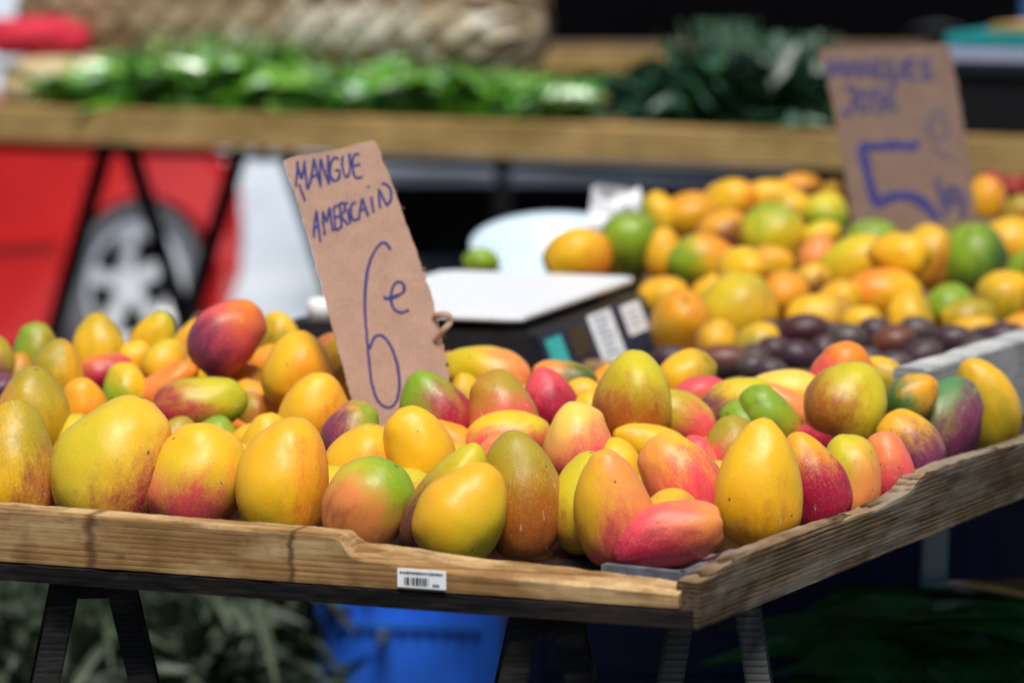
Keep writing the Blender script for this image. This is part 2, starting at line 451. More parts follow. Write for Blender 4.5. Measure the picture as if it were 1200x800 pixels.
def zat(px, py, A, d):                                   # height of the vertical face A + d*s seen at a pixel
    r = ray(px, py); nrm = Vector((-d.y, d.x, 0))
    t = (A - CAM).dot(nrm) / r.dot(nrm); p = CAM + r * t
    return (p - A).dot(d), p.z
# front rim: tall on the left, split away from the chip on
FA = T(-LW_, 0, 0); LF = LW_ - .0
prof = [zat(x, y, FA, u) for x, y in ((0, 595), (60, 600), (140, 606), (260, 616), (370, 624), (398, 628), (404, 634), (414, 641), (440, 643), (470, 648), (540, 659), (640, 669), (720, 679), (800, 690))]
prof[0:0] = [(0, prof[0][1] + .002)]
ZC = .757
sc_ = [zat(x, 640, FA, u)[0] for x in (398, 408, 440, 640, 800)]
cutp = list(zip(sc_, (.0, .009, .0125, .0105, .006)))
LFR = LW_ - .017
rail('front_rail', FA, LFR, u, v, .034, ZC + .002, lerp_fn(prof), M['rail_front'], cut=lerp_fn(cutp), n=320)
rail('edge_strip', FA + v * -.0, LFR + .012, u, v, .033, .740, lambda s: ZC, M['strip'], .0016)
# side rim
SA = P0 + v * .008; LS = LV + .3
pr2 = [zat(x, y, SA, v) for x, y in ((818, 684), (850, 664), (880, 648), (950, 622), (1020, 600), (1050, 586), (1068, 575), (1078, 560), (1088, 554), (1120, 542), (1160, 530), (1198, 519))]
pr2.append((LS, pr2[-1][1]))
pbot = [zat(x, y, SA, v) for x, y in ((816, 735), (916, 700), (1088, 630), (1198, 581))]
SR = rail('side_rail', SA, LV + .004, v, -u, .024, .739, lerp_fn(pr2), M['rail_side'], .0012)
rail('back_rail', FA + v * (LV + .003), LW_ - .04, u, -v, .03, .757, lambda s: .79, M['rail_front'])
rail('far_end_rail', FA + v * .036, LV - .07, v, u, .03, .759, lambda s: .80, M['rail_front'])
# barcode sticker on the front rim
fr = [o for o in table.children if o.name.startswith('front_rail')][0]
(s0, z0), (s1, z1) = zat(467, 690, FA, u), zat(524, 671, FA, u)
zs0, zs1 = .7615, .7615 + .0185
b = MB(); b.box(((s0 + s1) / 2, -.0028, (zs0 + zs1) / 2 - ZC - .002), (s1 - s0, .0012, zs1 - zs0))
stk = b.build('barcode_sticker', M['white_label'], fr, bevel=.0004, label='white barcode sticker')
random.seed(3)
b = MB(); x = s0 + .008
while x < s0 + .034:
    wd = random.choice((.0005, .0008, .0012, .0016)); b.box((x, -.0037, zs0 + .0068 - ZC - .002), (wd, .0006, .0075)); x += wd + random.choice((.0005, .0008, .0012))
for i in range(6):
    b.box((s0 + .037 + i * .0012, -.0037, zs0 + .004 - ZC - .002), (.0007, .0006, .0022))
x = s0 + .003
while x < s1 - .004:
    wd = random.uniform(.001, .0028); b.box((x + wd / 2, -.0037, zs1 - .0035 - ZC - .002), (wd, .0006, random.uniform(.0012, .0022))); x += wd + .0009
b.build('printed_bars', M['print_black'], stk)

# grey plastic corner of a tray under the pink mango
b = MB(); c0, c1, c2 = onz(708, 667, .766), onz(802, 677, .766), onz(862, 650, .766)
n_ = Vector((0, 0, 1))
b.beam(c0, c1, .012, .012, n_); b.beam(c1, c2, .012, .012, n_)
q3 = c0 + (c2 - c1)
b.add([p + Vector((0, 0, -.001)) for p in (c0, c1, c2, q3)], [(0, 1, 2, 3)])
o = b.build('plastic_tray', M['tray_grey'])
tag(o, 'shallow grey plastic tray lying under the pink mango in the table corner', 'tray')

# ------------------------------------------------------------------ fruit
PAL = dict(
    Y=(.87, .475, .008), L=(.62, .50, .010), P_=(.90, .60, .09), O=(.87, .38, .008), J=(.80, .42, .008), Z=(.80, .31, .008), A=(.84, .245, .010), K=(.86, .27, .065),
    G=(.22, .36, .010), D=(.040, .10, .012), T=(.07, .24, .075), V=(.40, .29, .012), W=(.48, .19, .012),
    P=(.80, .075, .09), R=(.42, .012, .045), U=(.20, .032, .085), B=(.40, .105, .012), X=(.15, .040, .018), N=(.040, .013, .028), M=(.05, .006, .016), H=(.07, .05, .045))
def mango_mesh(k, kind='mango'):
    rnd = random.Random(100 + k)
    NU, NV = 44, 30
    egg = rnd.uniform(.07, .19); pt = rnd.uniform(.0, .03); bend = rnd.uniform(.02, .06); beak = rnd.uniform(0, .06)
    if kind == 'round': egg, pt, bend, beak = rnd.uniform(.0, .12), 0, rnd.uniform(0, .03), rnd.uniform(0, .02)
    if kind == 'blunt': egg, pt, bend, beak = rnd.uniform(.0, .06), 0, .015, .01
    if kind == 'pointed': egg, pt, bend, beak = rnd.uniform(.12, .19), rnd.uniform(.03, .055), rnd.uniform(.01, .03), rnd.uniform(0, .02)
    if kind == 'passion': egg, pt, bend, beak = .03, 0, 0, 0
    vs = []
    off = rnd.uniform(0, 50)
    for i in range(NV + 1):
        th = PI * i / NV; c, s = math.cos(th), math.sin(th)
        z = .5 * c + pt * max(c, 0) ** 5
        r = .5 * s ** (.70 if kind == 'blunt' else .84) * (1 - egg * c - .10 * c * c * (1 if c > 0 else -.2))
        for j in range(NU):
            a = 2 * PI * j / NU
            x, y = r * math.cos(a), r * math.sin(a)
            x += bend * (c * c - .4) + beak * math.exp(-((c - .72) / .2) ** 2) * max(math.cos(a), 0)
            p = Vector((x, y, z))
            f = 1 + .075 * noise.noise(p * 2.4 + Vector((off, 0, 0))) + .016 * noise.noise(p * 7 + Vector((0, off, 0)))
            if kind == 'passion': f = 1 + .03 * noise.noise(p * 3 + Vector((off, 0, 0)))
            # shallow dip round the stem
            if c < -.96: f -= .05 * (-c - .96) / .04
            vs.append(p * f)
    fs = []
    for i in range(NV):
        for j in range(NU):
            q = (i * NU + j, i * NU + (j + 1) % NU, (i + 1) * NU + (j + 1) % NU, (i + 1) * NU + j)
            fs.append(q)
    mb = MB(); mb.add(vs, fs)
    me = bpy.data.meshes.new('mango'); me.from_pydata(mb.v, [], mb.f)
    bm = bmesh.new(); bm.from_mesh(me)
    bmesh.ops.remove_doubles(bm, verts=bm.verts, dist=1e-4)
    bmesh.ops.recalc_face_normals(bm, faces=bm.faces)
    mx = max(abs(q.co.x) for q in bm.verts), max(abs(q.co.y) for q in bm.verts)
    mz = max(q.co.z for q in bm.verts), min(q.co.z for q in bm.verts)
    for q in bm.verts:
        q.co.x *= .5 / mx[0]; q.co.y *= .5 / mx[1]; q.co.z = (q.co.z - mz[1]) / (mz[0] - mz[1]) - .5
    bm.to_mesh(me); bm.free()
    me.polygons.foreach_set('use_smooth', [True] * len(me.polygons))
    me.materials.append(M['fruit'])
    return me
MESH = dict(blunt=[mango_mesh(k, 'blunt') for k in range(3)], pointed=[mango_mesh(k, 'pointed') for k in range(5)], mango=[mango_mesh(k) for k in range(9)], round=[mango_mesh(k, 'round') for k in range(6)], passion=[mango_mesh(k, 'passion') for k in range(3)])
PLACED = []
CNT = [0]
def fruit(name, cat, label, group, cx, cy, L, W, ang, main, blush=None, bdir=(0, -1), bamt=.3, third=None, tdir=(0, 1), tamt=.3,
          lift=0, kind='mango', pit=None, zc=None, flat=.9, alt=None):
    CNT[0] += 1; k = CNT[0]; rnd = random.Random(k * 13 + 5)
    a = R(ang); hv = math.hypot(L / 2 * math.cos(a), W / 2 * math.sin(a))
    kk = (CH - onz(cx, cy, 0).z) / 1
    d = ray(cx, cy); slope = -d.z / d.dot(FWD)
    if zc is None: D = (CH - ZS - lift) / (slope + hv / F)
    else: D = (CH - zc) / slope
    pos = CAM + d * (D / d.dot(FWD))
    if pit is None: pit = rnd.uniform(-.12, .28)
    tip = (RT * math.sin(a) + UP * math.cos(a) - FWD * pit).normalized()
    Lm = L * D / F; Wm = W * D / F
    if abs(pit) > .4: Lm = max(Lm, Wm * 1.25)
    y = (-FWD); y = (y - tip * y.dot(tip)).normalized(); x = y.cross(tip)
    rot = Matrix((x, y, tip)).transposed()
    rot = rot @ Matrix.Rotation(rnd.uniform(-.5, .5) + (PI if rnd.random() < .5 else 0), 3, 'Z')
    place(name, cat, label, group, pos, rot, (Wm, Wm * flat, Lm), main, blush, bdir, bamt, third, tdir, tamt, kind, rnd, alt)
def hides(p, rad, k=.45):            # does a ball here stand in front of a placed fruit
    e = p - CAM; dd = e.dot(FWD); x, y = e.dot(RT) / dd, e.dot(UP) / dd
    for q, r, r2_ in PLACED:
        f = q - CAM; df = f.dot(FWD); d = math.hypot(f.dot(RT) / df - x, f.dot(UP) / df - y)
        if df > dd and d < (rad / dd + r2_ / df) * k: return True
    return False
def place(name, cat, label, group, pos, rot, size, main, blush, bdir, bamt, third, tdir, tamt, kind, rnd, alt=None):
    me = MESH[kind][rnd.randrange(len(MESH[kind]))]
    o = bpy.data.objects.new(name, me); COL.objects.link(o)
    o.matrix_world = Matrix.Translation(pos) @ rot.to_4x4() @ Matrix.Diagonal((*size, 1))
    tag(o, label, cat, group)
    def loc(dr):
        dr = (RT * dr[0] + UP * dr[1] - FWD * (dr[2] if len(dr) > 2 else .35)).normalized()
        q = rot.transposed() @ dr
        return q.normalized()
    cm = PAL[main]; j = rnd.uniform(.9, 1.08)
    o['c_main'] = [c * j for c in cm]
    o['c_alt'] = list(PAL[alt]) if alt else [min(1, cm[0] * rnd.uniform(.9, 1.05)), cm[1] * rnd.uniform(.72, 1.25), cm[2]]
    o['c_blush'] = list(PAL[blush or main]); o['c_third'] = list(PAL[third or main])
    o['d_blush'] = list(loc(bdir)); o['d_third'] = list(loc(tdir))
    o['t_blush'] = (1 - 2 * bamt) if blush else 9.0
    o['t_third'] = (1 - 2 * tamt) if third else 9.0
    o['seed'] = rnd.uniform(0, 40)
    PLACED.append((pos, max(size) * .5, min(size) * .5))
    return o
GA = 'mangoes heaped in the front tray'
def mg(label, cx, cy, L, W, *a, **k): fruit('mango', 'mango', label, GA, cx, cy, L * 1.03, W * 1.07, *a, **k)

# front row, left to right
mg('yellow orange mango cut by the left picture edge, first of the front row', 16, 545, 150, 102, -4, 'Y', 'R', (1, -1), .06, 'V', (1, .8), .3, alt='O')
mg('largest pale yellow mango with a red brown lower right flank behind the front rim', 132, 543, 164, 130, 20, 'Y', 'R', (.9, -1), .14, 'L', (-.8, .8), .25, alt='P_')
mg('lime yellow mango with a pink and dark red underside, right of the largest yellow one', 231, 562, 132, 110, 28, 'L', 'P', (-.1, -1), .27, 'Y', (.2, 1), .3)
mg('plain golden egg shaped mango standing upright behind the rim, left of the chipped wood', 333, 561, 146, 106, 8, 'Y', 'A', (1, -.3), .15, 'L', (.7, -.9), .14, alt='O')
mg('bright green shouldered mango with salmon pink side, sitting right at the chip in the rim', 431, 591, 116, 98, 32, 'L', 'K', (-.7, -.7), .42, 'G', (1, .5), .36)
mg('slender olive and dark brown mango squeezed between the green pink and lemon yellow ones', 524, 586, 148, 76, 30, 'W', 'X', (-.4, -1), .42, 'L', (.4, 1), .34)
mg('lemon yellow mango with a white shiny patch, leaning right above the barcode sticker', 544, 600, 124, 100, 32, 'Y', None, third='L', tdir=(.8, -.8), tamt=.22, kind='pointed')
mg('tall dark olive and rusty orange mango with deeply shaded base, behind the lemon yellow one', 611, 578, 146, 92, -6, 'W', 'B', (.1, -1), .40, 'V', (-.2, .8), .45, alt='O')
mg('lime yellow mango with dark marks low down, half behind the golden ridged one', 688, 590, 120, 84, 0, 'L', 'W', (-.3, -1), .12)
mg('golden mango with a green spot near its tip, left of the pink lying one', 717, 594, 138, 92, -9, 'Y', 'P', (.3, -1), .16, 'K', (1, .2), .4, alt='O', kind='pointed')
mg('tall yellow to hot pink mango leaning left, directly above the pink lying one', 799, 568, 128, 92, -24, 'Y', 'P', (.55, -.6), .47, 'K', (-.4, -.2), .3, alt='O')
mg('coral pink mango with one pale orange end, lying in the corner of the table', 781, 627, 134, 73, -103, 'P', 'R', (-.2, -.5), .25, 'K', (1, .3), .28, pit=.1, alt='P', kind='blunt')
mg('largest plain deep yellow mango with a sharp tip, standing near the table corner', 890, 567, 152, 101, 2, 'Y', 'O', (.1, -1), .22, None, pit=.05, alt='Y', kind='pointed')
mg('orange tipped mango with a deep magenta flank, right of the sharp tipped yellow one', 952, 563, 118, 76, -20, 'O', 'R', (.5, -.8), .56, None, kind='pointed')
mg('small dull olive orange mango between the magenta flanked one and the plain pink one', 998, 559, 100, 66, -4, 'V', 'K', (.7, -.8), .40, 'L', (-.2, 1), .3, kind='blunt')
mg('plain salmon pink mango with fine pale dots beside the side rim', 1039, 553, 94, 62, -10, 'P', 'R', (.2, -1), .26, 'K', (-.2, .8), .2, alt='P', kind='blunt')
mg('half yellow half purple mango with a pale streak, against the notch in the side rim', 1066, 527, 98, 78, -22, 'Y', 'U', (.7, -.8), .46, 'O', (-.5, 0), .4)
mg('dark green shouldered mango with a broad purple flank, resting on the side rim', 1108, 494, 112, 88, 24, 'V', 'U', (.7, -.7), .46, 'T', (.1, 1), .40)
mg('yellow mango with green shading, last one along the side rim before the white plank', 1155, 475, 116, 74, -16, 'Y', None, third='V', tdir=(-.2, -.3), tamt=.32)
# second row
f2 = .03
mg('small lime mango with a dark scratch, just left of the largest pale yellow one', 80, 524, 84, 62, 22, 'L', 'V', (.3, -1), .25, lift=.0)
mg('broad golden olive mango above the first front row one, at the left edge', 38, 482, 104, 88, 2, 'Y', 'K', (-1, -.4), .16, 'V', (.1, .9), .42, lift=f2, kind='pointed')
mg('small plain orange yellow mango left of the largest yellow one, behind its shoulder', 97, 478, 72, 58, 4, 'O', 'A', (.4, -.6), .2, lift=f2)
mg('green mango with purple red end, lying on its side on top between yellow ones', 236, 474, 106, 68, 84, 'G', 'R', (-.9, -.7), .33, 'L', (0, .2), .3, lift=.035, alt='L')
mg('little pink and green mango peeping out behind the right shoulder of the largest yellow one', 207, 520, 66, 54, 10, 'L', 'P', (.2, -.5), .36, 'V', (0, 1), .3, lift=.0)
mg('little pale green mango showing just its back behind the lime pink one', 255, 520, 66, 58, 4, 'L', 'G', (0, .8), .3, lift=.0)
mg('yellow and light green mango behind the plain golden egg shaped one', 309, 522, 78, 56, 22, 'L', 'G', (.3, -.5), .35, 'Y', (-.5, .6), .4, lift=.01)
mg('barely visible reddish orange mango behind the top of the lime pink one', 288, 506, 44, 38, 60, 'A', 'P', (1, 0), .2, lift=.01)
mg('smooth deep golden orange mango left of the foot of the price sign', 370, 484, 96, 84, 10, 'O', 'A', (.8, -.4), .2, 'Y', (-.2, .8), .4, lift=f2, kind='pointed')
mg('mauve and sage green mango at the foot of the price sign', 412, 509, 80, 68, 8, 'K', 'U', (-1, -.2), .36, 'G', (.8, .1), .35, lift=f2)
mg('pale yellow mango with a rounded top, behind the green pink one at the chip', 426, 540, 88, 86, 12, 'Y', 'K', (1, -.4), .2, lift=.02)
mg('dull olive mango with dark specks tucked in front of the pale rounded yellow one', 406, 556, 72, 56, 20, 'V', 'W', (0, -1), .3, lift=.0)
mg('orange yellow wedge shaped mango just right of the price sign foot', 490, 530, 110, 82, -14, 'O', None, third='Y', tdir=(-.2, .2), tamt=.5, lift=.022)
mg('orange mango slanting behind the wedge shaped one', 522, 520, 92, 58, -52, 'A', 'O', (-.5, .5), .4, lift=.02)
mg('green to plum red mango standing right against the price sign', 508, 482, 100, 82, -24, 'V', 'R', (.7, -.7), .40, 'G', (-.7, .4), .45, lift=.04, kind='pointed')
mg('mottled olive and orange mango standing upright, second right of the price sign', 587, 485, 104, 84, -8, 'W', 'P', (.1, -.4), .34, 'V', (.5, .5), .36, lift=.035, alt='A')
mg('yellow backed mango with a raspberry belly, lying above the tall rusty one', 595, 514, 100, 66, 70, 'Y', 'P', (0, -.9), .44, 'L', (.6, .4), .25, lift=.028)
mg('small orange mango peeping over the raspberry bellied one', 588, 495, 56, 52, 20, 'O', 'K', (-.3, 0), .3, lift=.035)
mg('peach coloured mango partly hidden behind the left side of the tall rusty one', 582, 548, 84, 62, 18, 'K', 'P', (-.7, -.5), .3, lift=.015)
mg('peach to strawberry pink mango with a rounded top, left of the yellow lying one', 678, 520, 98, 84, -6, 'K', 'P', (.5, -.8), .40, 'P_', (-.2, .8), .35, lift=.022)
mg('olive gold mango leaning left behind the peach strawberry one', 703, 497, 84, 60, -30, 'V', 'Y', (-.4, .6), .4, lift=.03)
mg('large conical mango with olive green tip and brick red base, highest in the middle', 742, 465, 108, 92, 0, 'V', 'B', (-.3, -.9), .36, 'L', (.3, .8), .42, lift=.05, alt='O', kind='pointed')
mg('yellow green mango with rosy end, lying right of the large conical one', 792, 489, 98, 64, -62, 'L', 'P', (.9, -.8), .26, 'V', (-.4, .2), .3, lift=.04, alt='O')
mg('yellow mango lying on its side with a glossy spot, behind the hot pink leaning one', 760, 524, 90, 58, -68, 'L', 'Y', (-.3, .6), .5, lift=.022)
mg('small dark bottle green mango wedged between the two lying yellow green ones', 788, 512, 58, 40, 72, 'D', 'T', (-.3, .6), .3, lift=.02)
mg('little rose pink mango with one black dot, left of the sharp tipped yellow one', 818, 542, 66, 50, -14, 'K', 'P', (-.3, .4), .4, lift=.015)
mg('small yellow orange mango showing its back above the golden ridged one', 722, 548, 70, 62, -16, 'Y', 'O', (.2, -.5), .3, lift=.012)
mg('brownish orange mango with water drops, behind the left shoulder of the sharp tipped one', 856, 527, 80, 60, 20, 'W', 'P', (-.1, -.8), .3, 'V', (-.3, .6), .3, lift=.02, alt='O')
mg('small emerald green mango behind the sharp tipped yellow one', 871, 501, 66, 56, -14, 'T', 'G', (-.6, .3), .35, lift=.03)
mg('dark olive green mango leaning left above the emerald one', 901, 490, 86, 62, -42, 'V', 'G', (-.3, .5), .5, 'W', (.4, -.8), .3, lift=.035)
mg('yellow mango with a wine purple left end, lying behind the small emerald one', 862, 475, 92, 62, 58, 'Y', 'U', (-.9, -.6), .32, 'L', (.3, .4), .3, lift=.045)
mg('pale butter yellow mango lying flat in front of the purple fruits', 918, 462, 96, 56, 84, 'Y', None, third='P_', tdir=(0, .6), tamt=.3, lift=.05)
mg('long orange mango slanting behind the dark olive one', 924, 480, 92, 46, -52, 'O', 'K', (.4, .4), .35, lift=.04)
mg('smooth orange to coral mango rising behind the big olive green one', 987, 441, 84, 76, 22, 'K', 'P', (-.7, -.7), .36, 'A', (.3, .6), .5, lift=.055)
mg('big olive green mango with white drops and a brick red lower left side', 993, 473, 104, 94, 20, 'V', 'B', (-.9, -.5), .30, 'L', (.4, .2), .55, lift=.04)
mg('crimson mango with a grey smudge, lying on its side below the big olive green one', 977, 508, 90, 52, 72, 'P', 'R', (0, -.5), .52, lift=.03)
mg('dark green and orange mango with white specks, behind the purple flanked one', 1068, 468, 72, 54, 42, 'T', 'O', (.8, .5), .30, 'D', (-.4, -.3), .3, lift=.055)
mg('small yellow olive mango showing its top behind the big olive green one', 1037, 446, 64, 48, -30, 'Y', 'V', (.2, -.3), .4, lift=.04)
mg('bit of a pale pink mango between the sharp tipped one and the crimson one', 917, 517, 54, 44, 60, 'P', 'K', (0, 1), .3, lift=.015)
mg('small plain green mango behind the shoulder of the peach strawberry one', 643, 500, 56, 44, 80, 'G', 'L', (0, .7), .4, lift=.03)
# back of the heap, middle
f3 = .055
mg('raspberry red mango with a pointed left shoulder, in front of the weighing scale', 643, 468, 76, 64, -18, 'P', 'R', (.3, -.6), .46, lift=f3, alt='P', kind='pointed')
mg('green and orange mango lying right behind the raspberry red one', 660, 448, 76, 54, -66, 'V', 'D', (.6, -.3), .3, 'K', (-.9, .3), .3, lift=f3)
mg('large yellow mango with dark freckles lying behind the price sign, orange at its right end', 569, 438, 102, 68, -72, 'Y', 'K', (1, -.2), .28, 'L', (-.4, .4), .2, lift=f3)
mg('small yellow mango with a dark speck between the two mottled mangoes right of the sign', 545, 470, 66, 44, -6, 'Y', 'V', (-.3, -.2), .2, lift=.04)
mg('small pale orange mango touching the right edge of the price sign', 528, 436, 48, 40, 0, 'K', 'O', (0, -.5), .3, lift=f3)
mg('small plain orange mango between the raspberry red one and the large conical one', 683, 463, 48, 40, 70, 'O', 'Y', (0, .6), .3, lift=f3)
mg('small orange red mango left behind the tip of the large conical one', 709, 447, 48, 36, 40, 'A', 'O', (.5, .5), .3, lift=f3)
mg('round golden mango with a green spot, behind the lying yellow green one', 806, 443, 70, 68, 22, 'O', 'V', (.8, .1), .18, 'Y', (-.3, .5), .4, lift=f3)
mg('coral and orange mango lying low, in front of the round golden one', 823, 466, 72, 52, 74, 'A', 'P', (.3, .8), .42, 'O', (0, -.7), .4, lift=.05)
mg('dark plum coloured mango mostly hidden behind the yellow green lying one', 836, 486, 58, 42, -60, 'U', 'R', (.3, .3), .3, lift=.035)
# back of the heap, left
f4 = .06
mg('large plum pink mango with an orange tip, lying highest at the back', 266, 394, 98, 78, 42, 'P', 'U', (-.8, -.6), .30, 'A', (.7, .9), .13, lift=f4 + .03, alt='R')
mg('moss green mango at the back left of the heap', 41, 413, 70, 54, 10, 'G', 'V', (.8, -.2), .4, lift=f4)
mg('yellow olive mango in front of the moss green one', 67, 433, 72, 62, 10, 'Y', 'V', (-.7, .2), .46, 'O', (.4, .5), .3, lift=f4, kind='pointed')
mg('conical plain yellow mango at the back edge of the heap, left of the car wheel', 115, 405, 76, 64, 0, 'Y', None, third='V', tdir=(.4, .9), tamt=.15, lift=f4, kind='pointed')
mg('yellow green mango leaning right at the back edge of the heap, below the car wheel', 180, 396, 68, 50, 36, 'L', 'Y', (-.8, -.2), .42, lift=f4)
mg('yellow mango with a glossy white top, left of the plum pink one', 194, 426, 60, 56, 12, 'Y', 'O', (.5, -.6), .4, 'L', (0, .9), .2, lift=f4)
mg('cherry red mango lying at the back left among the yellow ones', 124, 435, 62, 46, 74, 'P', 'R', (.2, -.4), .44, 'A', (-.4, .7), .22, lift=f4)
mg('small yellow mango behind the cherry red one', 157, 421, 48, 42, 30, 'Y', 'O', (.4, -.4), .3, lift=f4)
mg('rosy green yellow mango right below the cherry red one', 146, 456, 62, 54, 6, 'L', 'G', (-.5, -.5), .35, 'Y', (.5, .5), .4, lift=.045)
mg('long apricot coloured mango leaning right above the green and purple red lying one', 198, 452, 80, 46, 56, 'K', 'A', (.4, .3), .3, lift=.05)
mg('small pale orange mango below the apricot coloured one', 191, 467, 50, 40, 44, 'O', 'K', (-.2, .3), .3, lift=.04)
mg('small orange olive mango in the gap under the moss green one', 20, 438, 50, 40, 24, 'W', 'V', (.2, -.4), .3, lift=.05, alt='O')
mg('dark olive mango cut by the left edge beside the moss green one', -4, 424, 60, 44, 0, 'V', 'U', (0, -.8), .3, lift=f4)
mg('dusky purple mango cut by the left edge', 0, 460, 50, 44, 50, 'U', 'N', (.2, -.3), .3, lift=.045, alt='H')
mg('olive yellow mango right behind the large plum pink one', 327, 396, 62, 50, -4, 'Y', 'V', (-.3, -.4), .42, lift=f4)
mg('pale yellow pink mango left behind the large plum pink one', 226, 402, 62, 44, 20, 'Y', 'K', (.4, -.6), .3, lift=f4)
mg('golden mango lying under the large plum pink one', 255, 436, 72, 44, 76, 'O', 'Y', (-.3, .3), .5, lift=f4 - .01)
mg('long orange mango lying above the pinkish olive ones', 283, 449, 70, 46, -76, 'A', 'O', (0, .6), .45, lift=.05)
mg('little olive mango below the long orange lying one', 297, 467, 54, 44, -60, 'V', 'O', (-.3, .3), .3, lift=.04)
mg('small green orange mango left of the smooth deep golden one', 328, 475, 56, 46, 30, 'V', 'A', (-.4, -.2), .4, lift=.035)
mg('big golden yellow conical mango with a waxy ridge, left of the price sign', 350, 434, 92, 84, 4, 'O', 'A', (.7, -.4), .25, 'Y', (-.5, .6), .4, lift=f4, pit=.05, kind='pointed')
mg('plain orange mango behind the left flank of the big golden conical one', 311, 430, 58, 44, 36, 'O', 'A', (0, -.5), .4, lift=f4)
mg('dusty rose mango showing its back below the little olive one', 302, 485, 60, 46, -56, 'P', 'V', (-.6, .2), .3, lift=.025, alt='K')
mg('orange mango behind the big golden conical one, left of the price sign edge', 385, 421, 66, 58, 24, 'O', 'K', (-.2, .7), .3, lift=f4 + .01)
mg('bright yellow orange mango touching the left edge of the price sign', 397, 430, 72, 52, 10, 'Y', 'O', (.3, -.5), .4, lift=f4)
mg('yellow orange mango half hidden under the price sign edge', 410, 458, 66, 52, 0, 'O', 'Y', (-.2, .5), .4, lift=.045)

# heap filling between and under the fruit above
random.seed(21)
fills = 0
for tries in range(14000):
    a, c = -random.uniform(.06, 1.2), random.uniform(.12, 1.18)
    lvl = random.choice((0, 0, .5, 1))
    if lvl and (c < .35): continue
    z = ZS + .033 + lvl * .05
    p = T(a, c, z)
    e = p - CAM; dd = e.dot(FWD); px, py = 600 + F * e.dot(RT) / dd, 400 - F * e.dot(UP) / dd
    if px > 880 or px < -60 or py > 560 + px * .10: continue
    if px < 470 and py < 428: continue
    if 470 <= px and py < 470: continue
    if hides(p, .036, .45 if lvl == 0 else .62): continue
    if any((p - q).length < .036 + r * .78 for q, r, r2 in PLACED): continue
    rnd = random.Random(900 + fills)
    yaw = rnd.uniform(0, 2 * PI)
    rot = Matrix.Rotation(yaw, 3, 'Z') @ Matrix.Rotation(PI / 2 + rnd.uniform(-.25, .25), 3, 'X')
    mc, bc, tc = rnd.choice((('Y', 'O', 'L'), ('O', 'P', 'Y'), ('L', 'P', 'Y'), ('O', 'W', 'Y'), ('O', 'A', 'Y')))
    place('mango', 'mango', 'yellow or orange mango lying deep in the front heap, almost covered by the mangoes above', GA, p, rot,
          (.068, .064, .092), mc, bc, (rnd.uniform(-1, 1), -.5), .3, tc, (0, 1), .3, 'mango', rnd)
    fills += 1
    if fills >= 75: break
print('fillers', fills)
# ------------------------------------------------------------------ second table, whitewashed tray, purple fruit, yellow orange fruit
T2 = T(-1.5, LV + .02, 0)
t2 = empty('display_table', T2, 'plain board table on grey steel legs behind the mango table, carrying the orange fruit', 'table')
def r2(p): return Vector(p) - T2
b = MB()
b.add([r2(T(a, c, z)) for z in (.728, .756) for a, c in ((-1.15, LV + .02), (.35, LV + .02), (.35, 2.75), (-1.5, 2.75))],
      [(3, 2, 1, 0), (4, 5, 6, 7), (0, 1, 5, 4), (1, 2, 6, 5), (2, 3, 7, 6), (3, 0, 4, 7)])
b.build('tabletop', M['board'], t2)
lp = ony(1095, 660, onz(1095, 660, .5).y * 0 + 5.05)
for k, (x, y) in enumerate(((lp.x, lp.y), (lp.x + .5, lp.y + 1.3), (.24, 5.9), (.15, 6.4))):
    b = MB(); b.beam(r2((x + .004, y, .728)), r2((x - .012, y, .004)), .032, .032)
    b.build('leg', plain('pale_steel_leg', (.38, .45, .5), .45, .3, .2, 10) if k == 0 else M['grey_wood'], t2, label='pale steel leg' if k == 0 else None)

TRZ = .768
def floor_z(c): return TRZ + max(0, c - 1.78) * .19
tray = empty('fruit_tray', T(-.17, 1.0, 0), 'whitewashed open plank tray holding the purple and orange fruit, beside the side rim', 'tray')
def r3(p): return Vector(p) - T(-.17, 1.0, 0)
b = MB()
rows = []
wr = 44
for i in range(wr + 1):
    c = 1.0 + 1.59 * i / wr
    zt = .862 + .004 * noise.noise(Vector((c * 6, 0, 0))) + .0025 * noise.noise(Vector((c * 31, 2, 0)))
    rows.append([r3(T(-.17, c, .764)), r3(T(-.17, c, zt - .004)), r3(T(-.174, c, zt)), r3(T(-.205, c, zt + .001)), r3(T(-.209, c, zt - .003)), r3(T(-.209, c, .764))])
vs = [p for r in rows for p in r]; fs = []
for i in range(wr):
    for k in range(6): fs.append((i * 6 + k, (i + 1) * 6 + k, (i + 1) * 6 + (k + 1) % 6, i * 6 + (k + 1) % 6))
fs += [tuple(range(6)), tuple(wr * 6 + k for k in range(6))[::-1]]
b.add(vs, fs); b.build('side_plank', M['white_wood'], tray)
b = MB(); vs = []
cs = [1.49, 1.78, 2.5]
for c in cs:
    for z in (0, -.01):
        vs += [r3(T(-1.16, c, floor_z(c) + z)), r3(T(-.21, c, floor_z(c) + z))]
b.add(vs, [(0, 1, 5, 4), (4, 5, 9, 8), (2, 6, 7, 3), (6, 10, 11, 7), (0, 4, 6, 2), (4, 8, 10, 6), (1, 3, 7, 5), (5, 7, 11, 9), (8, 9, 11, 10), (0, 2, 3, 1)])
b.build('tray_floor', M['board'], tray)

